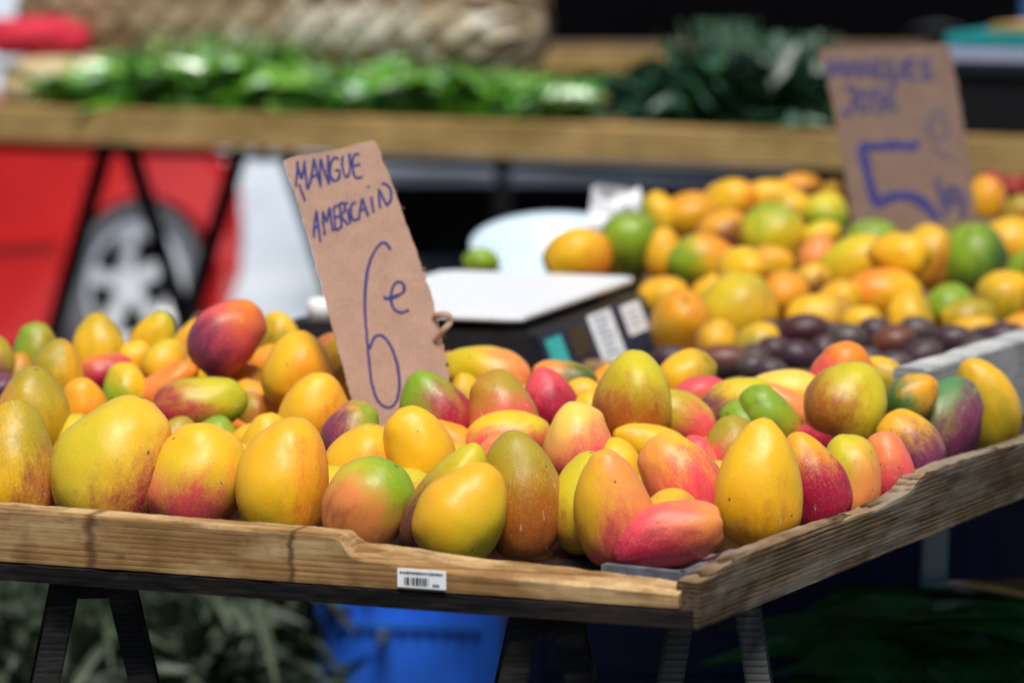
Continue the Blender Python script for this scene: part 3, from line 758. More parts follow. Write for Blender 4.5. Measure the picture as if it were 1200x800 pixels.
GP = 'purple passion fruits in the whitewashed tray'
def pf(label, cx, cy, W, H, main='N', bl=None, ang=90, zc=None):
    CNT[0] += 0
    fruit('passion_fruit', 'passion fruit', label, GP, cx, cy, W * .95, H * .95, ang, main, bl, (-.2, .6), .3, 'H', (.5, .5), .12, kind='passion', zc=(.815 if cy < 404 else .80) if zc is None else zc, pit=.05, flat=1, alt='N')
pf('reddish wine purple passion fruit, largest and leftmost of the upper row', 942, 388, 66, 44, 'M', 'M', 80)
pf('dull purple passion fruit with a pale sheen, right of the wine red one', 993, 399, 54, 44, 'N', 'H')
pf('small dark passion fruit at the top, touching the orange fruit above the dull purple one', 1026, 389, 44, 38)
pf('purple brown passion fruit with a bronze back, in the middle of the purple row', 1048, 402, 58, 46, 'N', 'X', 75)
pf('greyish purple passion fruit beneath the darker price sign', 1075, 389, 48, 40, 'N', 'H')
pf('round dark passion fruit lying lowest in the middle, left of the white plank', 1081, 419, 56, 46, 'N', None, 60)
pf('nearly black passion fruit behind the two resting at the white plank', 1118, 400, 54, 42, 'N', None, 85)
pf('long plum passion fruit resting on top of the white plank', 1145, 414, 66, 42, 'N', 'H', 82)
pf('large black plum passion fruit at the right end of the purple row', 1177, 397, 66, 42, 'N', 'N', 88)
pf('brown wrinkled passion fruit arching behind the round golden mango', 848, 424, 76, 44, 'H', 'X', 86)
pf('blackish passion fruit in the shadow beside the scale, behind the round golden mango', 786, 421, 50, 34, 'N')
pf('small bluish black passion fruit with a pale glint, behind the butter yellow mango', 883, 432, 44, 38, 'N', 'H')
pf('brown tipped passion fruit beside the bluish black one', 908, 412, 46, 40, 'X', 'N')
pf('dark passion fruit right under the wine red one', 934, 418, 50, 42, 'N', 'N')
pf('slim black passion fruit leaning beside the coral orange mango', 964, 414, 46, 38, 'N', None, 10)
pf('dim purple passion fruit behind the coral orange mango, half hidden by it', 1015, 425, 46, 40, 'N', 'H')
pf('black passion fruit low behind the small yellow olive mango', 1048, 430, 50, 40, 'N', None)
pf('dark passion fruit lying between the wine red and the brown tipped one', 903, 436, 44, 36, 'N', None)

random.seed(31); n_p = 0
for tries in range(3000):
    p = onz(random.uniform(850, 1175), random.uniform(388, 425), .795)
    if hides(p, .03, .55) or any((p - q).length < .018 + r * .7 for q, r, r2_ in PLACED): continue
    rnd = random.Random(500 + n_p)
    rot = Matrix.Rotation(rnd.uniform(0, 6.28), 3, 'Z') @ Matrix.Rotation(PI / 2, 3, 'X')
    place('passion_fruit', 'passion fruit', 'purple black passion fruit low in the row, almost covered by the others', GP, p, rot, (.05, .05, .058), 'N', 'H', (0, 1), .2, None, (0, 1), .3, 'passion', rnd, 'N')
    n_p += 1
    if n_p >= 9: break
GE = 'yellow orange mangoes heaped in the tray behind'
def ef(label, cx, cy, L, W, ang, main, *a, **k):
    main = dict(O='J', A='Z').get(main, main)
    if a and a[0] in ('A', 'O'): a = (dict(O='J', A='Z')[a[0]],) + a[1:]
    z = .806 + max(0, 388 - cy) * .00079
    fruit('mango', 'mango', label, GE, cx, cy, L * 1.0, W * 1.08, ang, main, *a, zc=z, kind='round', flat=.95, **k)
ef('dark green round mango with a brown stem dot, right of the white basin', 732, 292, 68, 68, 200, 'D', 'G', (-.3, .9), .42, 'L', (-.9, .2), .2, pit=-.5, alt='G')
ef('orange mango lying in front of the white basin', 677, 302, 82, 68, 70, 'O', 'Y', (-.5, .5), .35, 'A', (.6, -.2), .3)
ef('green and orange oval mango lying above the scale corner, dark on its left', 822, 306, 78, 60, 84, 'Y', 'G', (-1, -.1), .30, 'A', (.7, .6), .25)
ef('tall yellow mango with a green crown in the middle of the orange heap', 904, 275, 76, 74, 4, 'Y', 'G', (0, .8), .18, 'L', (-.5, -.2), .36)
ef('narrow olive yellow mango leaning against the white paper', 772, 253, 58, 42, -20, 'V', 'Y', (.3, .4), .3, 'G', (-.8, .5), .2)
ef('bright orange mango at the top left of the heap, right of the white paper', 810, 252, 66, 52, 76, 'A', 'O', (0, -.6), .3)
ef('orange yellow mango on the top ridge of the heap, second from the white paper', 855, 237, 68, 50, 70, 'O', 'Y', (-.4, .3), .35, 'A', (.6, .2), .3)
ef('golden mango on the top ridge, right above the tall green crowned one', 902, 234, 64, 46, 80, 'O', 'Y', (0, .6), .4)
ef('brownish orange mango on the top ridge at the back', 938, 224, 58, 40, 80, 'A', 'X', (.2, -.4), .25)
ef('shiny pale lemon mango with green belly, left of the darker price sign', 967, 252, 56, 54, 20, 'P_', 'G', (.2, -.7), .36, 'L', (0, .1), .4)
ef('small vivid orange mango in the centre of the heap, under the green crowned one', 901, 312, 62, 46, 80, 'A', 'O', (.3, -.5), .4)
ef('orange mango directly below the small vivid orange one', 919, 345, 60, 52, 60, 'O', 'A', (-.2, .5), .4)
ef('largest lime yellow mango with grey brown scars, lowest in the heap beside the scale', 864, 366, 94, 90, 14, 'L', 'Y', (.5, -.6), .28, 'H', (.5, -.15), .10, alt='Y')
ef('orange mango with a dark stem dot facing forward, right of the scale', 797, 383, 72, 66, 190, 'O', 'A', (.4, .5), .3, pit=-.9)
ef('orange mango with stem dimple, just above the right edge of the scale', 777, 348, 62, 46, 78, 'O', 'Y', (-.2, -.5), .4, pit=.1)
ef('yellow orange mango wedged behind the largest lime one', 834, 346, 56, 44, 30, 'Y', 'O', (.2, .4), .3)
ef('orange mango standing on end between the dark green and the oval green orange one', 776, 297, 62, 42, 6, 'A', 'O', (-.2, .5), .4)
ef('shaded brown orange mango deep behind the oval green orange one', 848, 274, 66, 52, 60, 'W', 'X', (.4, -.6), .36, 'O', (-.2, .8), .3)  # brown tones paint the shade it lies in
ef('large yellow orange mango leaning below the darker price sign, left side', 1004, 312, 88, 68, 52, 'Y', 'O', (.3, -.6), .35, 'L', (-.5, .5), .25)
ef('smooth big orange mango lying in front of the others under the price sign', 1036, 346, 92, 60, 82, 'O', 'Y', (.8, -.2), .26, 'A', (-.4, .4), .3)
ef('olive green mango at the left foot of the darker price sign', 1022, 281, 62, 46, 76, 'V', 'G', (0, .5), .4)
ef('standing orange mango at the right foot of the darker price sign', 1086, 305, 84, 66, 20, 'O', 'W', (.4, -.4), .3)
ef('largest dark green mango, right of the standing orange one', 1141, 306, 90, 78, 6, 'D', 'G', (-.6, .6), .30, None, pit=.2)
ef('orange mango behind the largest dark green one', 1184, 288, 80, 62, 70, 'A', 'O', (-.2, .6), .4)
ef('orange olive mango right below the largest dark green one', 1178, 350, 72, 64, 40, 'O', 'V', (-.5, -.5), .3)
ef('orange mango showing beside the right edge of the darker price sign', 1155, 235, 58, 46, 10, 'O', 'A', (.4, .4), .3)
ef('olive mango cut by the right picture edge near the red netting', 1198, 250, 46, 42, 30, 'V', 'W', (.4, -.4), .3)
ef('yellow mango with an ashen end, lying just above the purple fruits', 962, 372, 84, 54, 78, 'O', 'Y', (-.5, .1), .3, 'H', (.9, -.2), .22)
ef('pointed golden mango low in the heap behind the purple fruits', 1066, 374, 70, 54, -10, 'O', 'Y', (-.5, -.4), .4, 'V', (.9, .2), .22)
ef('green olive mango behind the pointed golden one', 1112, 358, 60, 48, 60, 'V', 'G', (0, .4), .4)
ef('lime yellow mango lying low, left under the orange olive one', 1136, 374, 66, 46, 80, 'L', 'V', (.2, .4), .4, 'Y', (-.5, -.3), .3)
ef('orange fruit peeping just over the nearly black passion fruit', 1144, 388, 60, 34, 80, 'A', 'O', (0, .4), .4)
ef('small orange mango low at the right picture edge', 1200, 388, 50, 42, 60, 'O', 'A', (.2, .3), .4)
ef('peach orange mango in the shadow left of the large leaning yellow one', 957, 302, 56, 42, 20, 'A', 'K', (0, .4), .4)
ef('orange mango with a black shaded base, left of the large leaning yellow one', 952, 332, 50, 44, 30, 'O', 'X', (.2, -.7), .4)  # dark brown at the base is painted shade, set as blush
ef('small yellow mango low between the ashen ended one and the pointed golden one', 1010, 380, 50, 42, 60, 'Y', 'O', (.2, -.3), .3)
ef('green mango cut by the right edge beside the largest dark green one', 1202, 318, 52, 44, 20, 'G', 'V', (.3, -.4), .3)
ef('yellow mango below the largest lime one, behind the brown wrinkled fruit', 888, 404, 60, 48, 50, 'Y', 'V', (-.3, -.4), .4)
ef('small pale lime mango below the shiny lemon one', 963, 276, 48, 34, 70, 'L', 'Y', (.2, -.3), .4)
ef('yellow mango at the back between the ridge and the shiny lemon one', 925, 248, 54, 44, 50, 'Y', 'V', (-.4, -.3), .4)
ef('orange mango at the back beside the left edge of the darker sign', 985, 228, 46, 36, 80, 'A', 'O', (0, .3), .4)
ef('yellow orange mango hidden low behind the smooth big orange one', 985, 352, 54, 46, 40, 'Y', 'O', (.3, .2), .4)
ef('amber mango in the shadow right of the scale corner', 840, 400, 54, 48, 10, 'W', 'O', (.2, .3), .3)
o = fruit('mango', 'mango', 'green mango just showing over the back edge of the scale plate', GE, 564, 308, 44, 36, 80, 'V', 'G', (0, .5), .5, zc=.86, kind='round')

random.seed(5); n_f = 0
for tries in range(4000):
    p = T(-random.uniform(.26, 1.08), random.uniform(1.82, 2.75), 0); c = rel(p).dot(v)
    p.z = floor_z(rel(p).y / v.y) + .036
    e = p - CAM; dd = e.dot(FWD); px, py = 600 + F * e.dot(RT) / dd, 400 - F * e.dot(UP) / dd
    if px < 770 or px > 1240 or py < 300: continue
    if hides(p, .042): continue
    if any((p - q).length < .03 + r * .8 for q, r, r2 in PLACED): continue
    rnd = random.Random(1900 + n_f)
    rot = Matrix.Rotation(rnd.uniform(0, 6.28), 3, 'Z') @ Matrix.Rotation(PI / 2 + rnd.uniform(-.25, .25), 3, 'X')
    mc, bc = rnd.choice((('J', 'Z'), ('Y', 'J'), ('J', 'Y'), ('J', 'V')))
    place('mango', 'mango', 'orange or yellow mango deep in the heap under the darker sign, almost covered by others', GE, p, rot, (.075, .072, .092), mc, bc, (1, 0), .4, None, (0, 1), .3, 'round', rnd)
    n_f += 1
    if n_f >= 40: break
print('fillers2', n_f)

# ------------------------------------------------------------------ weighing scale
ZPL = .868
A_ = onz(611, 370, ZPL); B_ = onz(745, 323, ZPL)
sv = (B_ - A_); sdep = sv.length; sv.normalize()
su = Vector((sv.y, -sv.x, 0))                                   # to the right, outward of the panel side
so = A_ + sv * (sdep / 2)
scale = empty('weighing_scale', (so.x, so.y, 0), 'black digital weighing scale with a shiny steel plate and stickers on its display side', 'scale')
def S(a, c, z): return Vector((su.x * a + sv.x * c, su.y * a + sv.y * c, z))     # a: outward from plate edge, c: along the panel
hd = sdep / 2
b = MB()
sec = [(.012, .846), (.044, .766), (-.36, .766), (-.36, .815), (-.31, .846)]
vs = [S(a, s * (hd - .004), z) for s in (-1, 1) for a, z in sec]; n = len(sec)
b.add(vs, [tuple(range(n)), tuple(range(2 * n - 1, n - 1, -1))] + [(i, (i + 1) % n, n + (i + 1) % n, n + i) for i in range(n)])
b.build('body', M['black_plastic'], scale, bevel=.005)
ppts = [(-.27, -hd), (-.02, -hd - .0), (0, -hd + .01), (0, hd - .01), (-.02, hd), (-.27, hd), (-.29, hd - .02), (-.29, -hd + .02)]
b = MB(); vs = [S(a, c, z) for z in (ZPL - .009, ZPL - .001) for a, c in ppts]; n = len(ppts)
b.add(vs, [tuple(range(n))[::-1], tuple(range(n, 2 * n))] + [(i, (i + 1) % n, n + (i + 1) % n, n + i) for i in range(n)])
b.build('weighing_plate', M['steel'], scale, bevel=.002)
b = MB()
for a, c in ((-.05, -hd + .06), (-.05, hd - .06), (-.24, -hd + .06), (-.24, hd - .06)): b.beam(S(a, c, .843), S(a, c, ZPL - .008), .025, .025)
b.build('plate_support', M['black_plastic'], scale)
pd = (S(.044, 0, .766) - S(.012, 0, .846)); plen = pd.length; pd.normalize(); pn = sv.cross(pd).normalized()
if pn.dot(su) < 0: pn = -pn
def panel(name, c0, c1, t0, t1, mat, off=.0015, label=None, parent=scale):
    o0 = S(.012, 0, .846) + pn * off
    vs = [o0 + sv * (c * 2 * hd - hd) + pd * (t * plen) + pn * k for k in (0, .001) for c, t in ((c0, t0), (c1, t0), (c1, t1), (c0, t1))]
    b = MB(); b.add(vs, [(3, 2, 1, 0), (4, 5, 6, 7), (0, 1, 5, 4), (1, 2, 6, 5), (2, 3, 7, 6), (3, 0, 4, 7)])
    return b.build(name, mat, scale, label=label)
panel('display_panel', .03, .97, .05, .95, M['panel'])
panel('sticker', .06, .19, .18, .80, M['teal'], .0035, 'turquoise sticker')
panel('key_label', .24, .40, .12, .62, M['black_plastic'], .0035)
panel('sticker', .44, .64, .06, .92, M['white_label'], .0035, 'tall white printed label')
for i in range(7): panel('print_line', .47 + .01 * (i % 2), .60 - .015 * (i % 3), .12 + .1 * i, .15 + .1 * i, M['print_grey'], .0047)
panel('sticker', .73, .90, .10, .60, M['white_label'], .0035, 'small white square label')
for i in range(4): panel('print_line', .755, .87 - .02 * (i % 2), .19 + .09 * i, .21 + .09 * i, M['print_grey'], .0047)
# steel end of the plate arm at the far left
b = MB(); cpt = onz(376, 357, .872)
b.lathe([(0, -.022), (.017, -.02), (.019, 0), (.015, .008), (0, .01)], (cpt.x - so.x, cpt.y - so.y, .872), 18)
b.build('level_knob', M['steel'], scale, smooth=True)
b = MB(); b.beam(Vector((cpt.x - so.x, cpt.y - so.y, .765)), Vector((cpt.x - so.x, cpt.y - so.y, .852)), .09, .07, u); b.build('side_foot', M['black_plastic'], scale, bevel=.008)

# basin and paper beyond the scale
bc_ = ony(652, 290, 6.02)
b = MB(); tl = Matrix.Rotation(R(17), 3, 'X')
b.lathe([(.0, -.055), (.075, -.055), (.095, -.03), (.122, -.002), (.136, .002), (.137, .006), (.121, .003), (.092, -.022), (.072, -.046), (0, -.046)], (0, 0, 0), 48, tl)
o = b.build('basin', M['enamel'], None, bc_, smooth=True); tag(o, 'shallow pale blue white plastic basin tilted behind the scale', 'basin')
b = MB(); bb_ = bc_ + Vector((0, .02, 0))
b.box((bb_.x, bb_.y + .03, (.758 + bc_.z - .075) / 2), (.16, .2, bc_.z - .075 - .758))
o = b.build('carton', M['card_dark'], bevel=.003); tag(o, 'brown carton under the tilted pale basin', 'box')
pp = ony(722, 252, 5.98); random.seed(9); b = MB(); vs = []
for i in range(15):
    for j in range(15):
        x, z = (i / 14 - .5), (j / 14 - .5)
        q = Vector((x * 2.6, z * 2.6, 4))
        vs.append(Vector((x * .085 * (1 - .25 * z) , .018 * noise.noise(q * 1.4) + .003 * noise.noise(q * 4) + .02 * z, z * .085 + .010 * noise.noise(q * 1.1 + Vector((9, 0, 0))))))
b.add(vs, [(i * 15 + j, (i + 1) * 15 + j, (i + 1) * 15 + j + 1, i * 15 + j + 1) for i in range(14) for j in range(14)])
o = b.build('crumpled_paper', M['paper'], None, pp); tag(o, 'crumpled white paper standing behind the dark green mango', 'paper')
b = MB(); nb = ony(1186, 236, 6.75)
for i in range(5):
    for j in range(3): b.lathe([(0, -.03), (.024, -.015), (.03, 0), (.024, .015), (0, .03)], (nb.x + (i - 2) * .04, nb.y + .02 * (j % 2), nb.z - .05 + j * .035 + .008 * (i % 2)), 12)
o = b.build('fruit_net', M['red_mesh'], smooth=True); tag(o, 'lumpy dark red net of fruit at the right edge behind the darker sign', 'net')

# ------------------------------------------------------------------ cardboard price signs
def sign(name, label, outline, O, nrm, mat, th, strokes, parent_label=None):
    nrm = nrm.normalized(); ex = Vector((0, 0, 1)).cross(nrm).normalized(); ey = nrm.cross(ex)
    def P(px, py, off=0):
        d = ray(px, py); t = (O - CAM).dot(nrm) / d.dot(nrm); p = CAM + d * t - O
        return Vector((p.dot(ex), p.dot(ey), off))
    root = empty(name, O, label, 'sign', 'handwritten cardboard price signs')
    root.rotation_mode = 'QUATERNION'; root.rotation_quaternion = Matrix((ex, ey, nrm)).transposed().to_quaternion()
    pts = []
    rnd = random.Random(17)
    for i, (a, q) in enumerate(zip(outline, outline[1:] + outline[:1])):
        n = max(1, int(math.dist(a, q) / 5))
        for k in range(n):
            t = k / n
            j = 0 if k == 0 else rnd.gauss(0, .55)
            pts.append((a[0] + (q[0] - a[0]) * t + j, a[1] + (q[1] - a[1]) * t + j * .5))
    f = [P(x, y, 0) for x, y in pts]; bk = [P(x + rnd.gauss(0, .4), y + rnd.gauss(0, .4), -th) for x, y in pts]
    n = len(f)
    b = MB(); b.add(f, [tuple(range(n))[::-1]]); face = b.build('front_sheet', mat, root)
    if face.data.polygons[0].normal.z < 0: face.data.flip_normals()
    b = MB(); b.add([p - Vector((0, 0, .0004)) for p in f] + bk, [(i, (i + 1) % n, n + (i + 1) % n, n + i) for i in range(n)] + [tuple(range(n, 2 * n))])
    b.build('corrugated_core', M['card_edge'], root)
    for nm, mt, rad, lines in strokes:
        b = MB()
        for ln in lines:
            pl = [P(x, y, .0004) for x, y in ln]
            sm = smooth_line(pl, 7) if len(pl) > 2 else [pl[0].lerp(pl[1], k / 8) for k in range(9)]
            ph = rnd.uniform(0, 9)
            sm = [p + Vector((noise.noise(Vector((i * .5, ph, 0))), noise.noise(Vector((i * .5, ph, 5))), 0)) * rad * .35 for i, p in enumerate(sm)]
            b.tube(sm, lambda t, ph=ph: rad * (1 + .3 * noise.noise(Vector((t * 9, ph, 2)))), .0003, Vector((0, 0, 1)), 8)
        b.build(nm, mt, root)
    return root, P
def zmap(x0, y0, k): return lambda L: [[(x0 + x / k, y0 + y / k) for x, y in ln] for ln in L]
z1 = zmap(320, 150, 2.2857)
mangue = z1([[(66, 90), (64, 125), (61, 158)], [(64, 92), (76, 135), (84, 90)], [(84, 88), (88, 130), (92, 164)], [(70, 150), (78, 175), (86, 195)],
             [(96, 162), (104, 120), (110, 82)], [(110, 82), (118, 120), (128, 158)], [(100, 132), (122, 124)],
             [(128, 156), (126, 118), (127, 82)], [(127, 82), (138, 118), (150, 150)], [(150, 150), (148, 112), (147, 72)],
             [(176, 84), (164, 80), (154, 98), (154, 128), (164, 142), (176, 134), (178, 114), (166, 114)],
             [(186, 74), (186, 105), (194, 130), (204, 122), (206, 96), (204, 68)],
             [(230, 70), (216, 74), (213, 102), (220, 132), (241, 130)], [(213, 102), (234, 97)]])
amer = z1([[(110, 292), (111, 255), (116, 222)], [(116, 222), (121, 262), (127, 305)], [(110, 268), (124, 260)],
           [(133, 222), (134, 254), (139, 286)], [(133, 224), (143, 252)], [(143, 252), (151, 212)], [(151, 212), (155, 245), (160, 276)],
           [(176, 208), (164, 212), (165, 242), (168, 272), (181, 266)], [(164, 242), (177, 236)],
           [(184, 268), (181, 232), (178, 202)], [(178, 202), (191, 202), (190, 224), (180, 234)], [(180, 234), (190, 246), (200, 260)],
           [(200, 216), (203, 236), (206, 256)], [(197, 200), (199, 203)],
           [(222, 200), (211, 204), (209, 226), (214, 246), (227, 243)],
           [(229, 247), (234, 215), (239, 188)], [(239, 188), (247, 212), (255, 236)], [(232, 222), (250, 214)],
           [(263, 184), (266, 206), (270, 226)], [(254, 156), (256, 160)],
           [(287, 214), (284, 188), (283, 164)], [(283, 164), (294, 186), (305, 208)], [(305, 208), (316, 190), (313, 162), (298, 148), (292, 152)]])
six = z1([[(315, 326), (304, 310), (290, 308), (272, 330), (256, 368), (248, 420), (246, 480), (250, 545), (256, 610), (264, 680), (280, 728), (304, 747), (326, 738), (338, 700), (334, 640), (316, 585), (292, 556), (272, 560), (258, 592)],
          [(302, 456), (322, 450), (348, 440), (350, 420), (334, 411), (320, 428), (316, 458), (324, 484), (344, 494), (364, 486)], [(294, 453), (312, 457), (340, 447)]])
out1 = [(320 + x / 2.2857, 150 + y / 2.2857) for x, y in ((28, 88), (60, 76), (128, 68), (200, 50), (250, 36), (268, 33), (281, 46), (300, 100), (330, 176), (338, 200), (346, 226), (362, 268), (378, 312), (388, 344), (398, 372), (408, 382), (410, 400), (424, 446), (438, 500), (452, 560), (464, 620), (468, 640), (476, 690), (486, 760), (500, 840), (238, 850), (214, 742), (190, 650), (160, 540), (130, 420), (92, 282), (64, 190), (58, 168), (44, 138), (36, 112))]
O1 = ony(425, 430, 4.33)
s1, PP1 = sign('price_sign', 'cardboard price sign reading MANGUE AMERICAIN 6 euro, stuck among the front mangoes', out1, O1, Vector((.10, -1, .20)), M['card'], .0035,
           [('lettering', M['ink'], .00145, mangue + amer), ('price_figure', M['ink'], .0016, six)])
b = MB()
b.tube(smooth_line([PP1(508, 372, .002), PP1(514, 369, .009), PP1(524, 370, .012), PP1(527, 378, .009), PP1(520, 386, .012), PP1(513, 395, .006), PP1(508, 398, .001)], 6), .0035, .0012, Vector((.3, .2, 1)), 8)
b.build('torn_flap', M['card'], s1, smooth=True)
b = MB()
for (x, y, r) in ((497, 316, 3), (464, 224, 1.8), (473, 244, 1.5), (524, 427, 2.6), (522, 396, 2)):
    c = PP1(x, y, -.001); b.lathe([(0, -.002), (r * .0007, -.001), (r * .0009, .001), (0, .0022)], c, 9)
b.build('torn_edge', M['card_edge'], s1)

z2 = zmap(780, 0, 2.857)
five = z2([[(850, 487), (760, 488), (656, 492)], [(658, 492), (680, 590), (706, 694)], [(706, 690), (750, 662), (805, 656), (862, 680), (905, 730), (930, 790)]])
mang2 = z2([[(545, 265), (552, 205), (572, 250), (590, 202), (602, 262)], [(612, 262), (628, 206), (650, 262)], [(620, 240), (644, 238)], [(660, 262), (662, 206), (694, 258), (696, 205)],
            [(740, 214), (718, 210), (712, 246), (730, 266), (746, 246), (732, 240)], [(756, 204), (758, 244), (774, 262), (790, 240), (790, 202)], [(836, 205), (808, 208), (810, 262), (842, 258)], [(810, 234), (832, 230)],
            [(884, 206), (860, 212), (866, 234), (888, 246), (878, 264), (854, 262)]])
jose = z2([[(600, 300), (632, 296), (628, 350), (610, 380), (588, 374)], [(664, 304), (646, 330), (656, 370), (680, 360), (682, 320), (664, 304)], [(726, 300), (704, 306), (708, 328), (730, 344), (720, 368), (698, 366)], [(772, 294), (746, 300), (750, 362), (780, 356)], [(750, 330), (770, 326)], [(756, 284), (770, 274)]])
faint = z2([[(935, 376), (905, 376), (880, 410), (884, 450), (910, 470), (940, 450)], [(860, 425), (915, 418)], [(900, 490), (930, 520), (960, 530)], [(920, 390), (945, 420), (940, 460)]])
kg = z2([[(908, 598), (922, 660), (940, 725)], [(958, 620), (930, 668)], [(930, 668), (962, 690)], [(985, 640), (962, 632), (956, 660), (976, 676), (990, 650), (996, 690), (992, 735), (966, 748)]])
out2 = [(960, 57), (1036, 53), (1112, 51), (1118, 80), (1128, 140), (1138, 205), (1150, 290), (1004, 290), (998, 255), (988, 190), (975, 120)]
O2 = ony(1070, 250, 5.95)
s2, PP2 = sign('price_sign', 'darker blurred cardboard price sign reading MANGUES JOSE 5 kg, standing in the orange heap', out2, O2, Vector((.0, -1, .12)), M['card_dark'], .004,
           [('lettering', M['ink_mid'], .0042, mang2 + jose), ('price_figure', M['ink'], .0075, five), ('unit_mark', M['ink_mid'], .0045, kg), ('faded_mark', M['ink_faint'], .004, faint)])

# ------------------------------------------------------------------ trestles
def trestle(name, label, group, a, c0, c1, top, mat, spread=.16, gap=.024, w=.034, frame=None, cross=True):
    T_ = frame or T
    base = T_(a, (c0 + c1) / 2, 0); t = empty(name, base, label, 'trestle', group)
    bw = w * .75
    q = lambda a_, c, z: T_(a + a_, c, z) - base
    side = (T_(1, 0, 0) - T_(0, 0, 0)).normalized()
    for c in (c0, c1):
        for s in (-1, 1):
            b = MB(); b.beam(q(s * gap, c, top), q(s * (gap + spread), c + .02 * s, .004), w, w * .75, side); b.build('leg', mat, t, bevel=.002)
        if cross:
            b = MB(); k = .3; b.beam(q(-gap - spread * (1 - k) , c + .03, top * k), q(gap + spread * (1 - k), c + .03, top * k), .02, .03); b.build('brace', mat, t)
    b = MB(); b.beam(q(0, c0 + .02, top - .0125), q(0, c1 + .02, top - .0125), .03, .024, side); b.build('top_beam', mat, t)
    return t
def own_frame(px, py, z, back=0):
    p = onz(px, py, z); p.z = 0; vd = p.normalized(); ud = Vector((vd.y, -vd.x, 0)); p = p + vd * back
    return lambda a, c, z_: p + ud * a + vd * c + Vector((0, 0, z_))
def along(px, py, z=.742):
    p = rel(onz(px, py, z)); p.z = 0
    det = u.x * v.y - u.y * v.x
    return (p.x * v.y - p.y * v.x) / det, (u.x * p.y - u.y * p.x) / det
shift = v.x / u.x
aL = along(109, 690)[0] - .09 * shift; aR = along(640, 726)[0] - .08 * shift
trestle('trestle', 'black wooden trestle under the left of the mango table, in front of the leaf pile', 'trestles under the mango table', 0, .0, .12, .738, M['black_wood'], gap=.025, w=.027, cross=False, frame=own_frame(109, 688, .74, .06))
trestle('trestle', 'black wooden trestle under the mango table between the blue crate and the table corner', 'trestles under the mango table', 0, 0, .12, .738, M['black_wood'], gap=.017, w=.027, cross=False, frame=own_frame(640, 726, .74, .05))
trestle('trestle', 'dim grey trestle in the dark below the side rim of the mango table', 'trestles under the mango table', 0, 0, .12, .738, M['grey_wood'], gap=.028, spread=.12, w=.024, cross=False, frame=own_frame(838, 690, .74, .0))

# ------------------------------------------------------------------ table at the back with green leaves
ZB = .902
BL, BR = onz(0, 124, ZB), onz(985, 155, ZB)
bu = (BR - BL); bu.z = 0; bu.normalize(); bv = Vector((-bu.y, bu.x, 0))
BO = BL - bu * .45; BO.z = 0
BW = 3.1
bt = empty('produce_table', BO, 'long table edged with a honey coloured beam, covered in green leaves behind the scale', 'table')
def Tb(a, c, z): return BO + bu * a + bv * c + Vector((0, 0, z))
bq = lambda a, c, z: Tb(a, c, z) - BO
def bplank(name, c, th, z0, z1, mat, a0=0, a1=BW):
    ang = math.atan2(bu.y, bu.x)
    b = MB(); b.box(((a1 - a0) / 2, th / 2, 0), (a1 - a0, th, z1 - z0))
    p = bq(a0, c, (z0 + z1) / 2)
    return b.build(name, mat, bt, p, (0, 0, ang), bevel=.004)
bplank('front_beam', 0, .045, ZB - .080, ZB, M['beam'])
bplank('tabletop', .047, .75, ZB - .05, ZB - .03, M['board'])
bplank('back_beam', .80, .045, ZB - .085, ZB + .005, M['beam'])
bplank('shade_strip', .02, .03, ZB - .105, ZB - .088, M['dark_trim'], .3, 2.6)  # dark strip standing in for the thin shadow below the beam
def Tbb(a, c, z): return Tb(a, c, z)
def balong(px, py, z): p = onz(px, py, z) - BO; return p.dot(bu)
for lab, px, py, sp_, gp in (('dark metal trestle in front of the red car wheel', 138, 172, .235, .022), ('dark metal trestle in front of the pale paving, right of the red car', 308, 180, .25, .05),
                             ('dark metal trestle hidden in the shade behind the orange fruit', 960, 200, .235, .03)):
    trestle('trestle', lab, 'trestles under the leaf table', 0, 0, .5, ZB - .107, M['dark_trim'], spread=sp_, gap=gp, w=.034, frame=own_frame(px, py, ZB - .107, .06), cross=False)

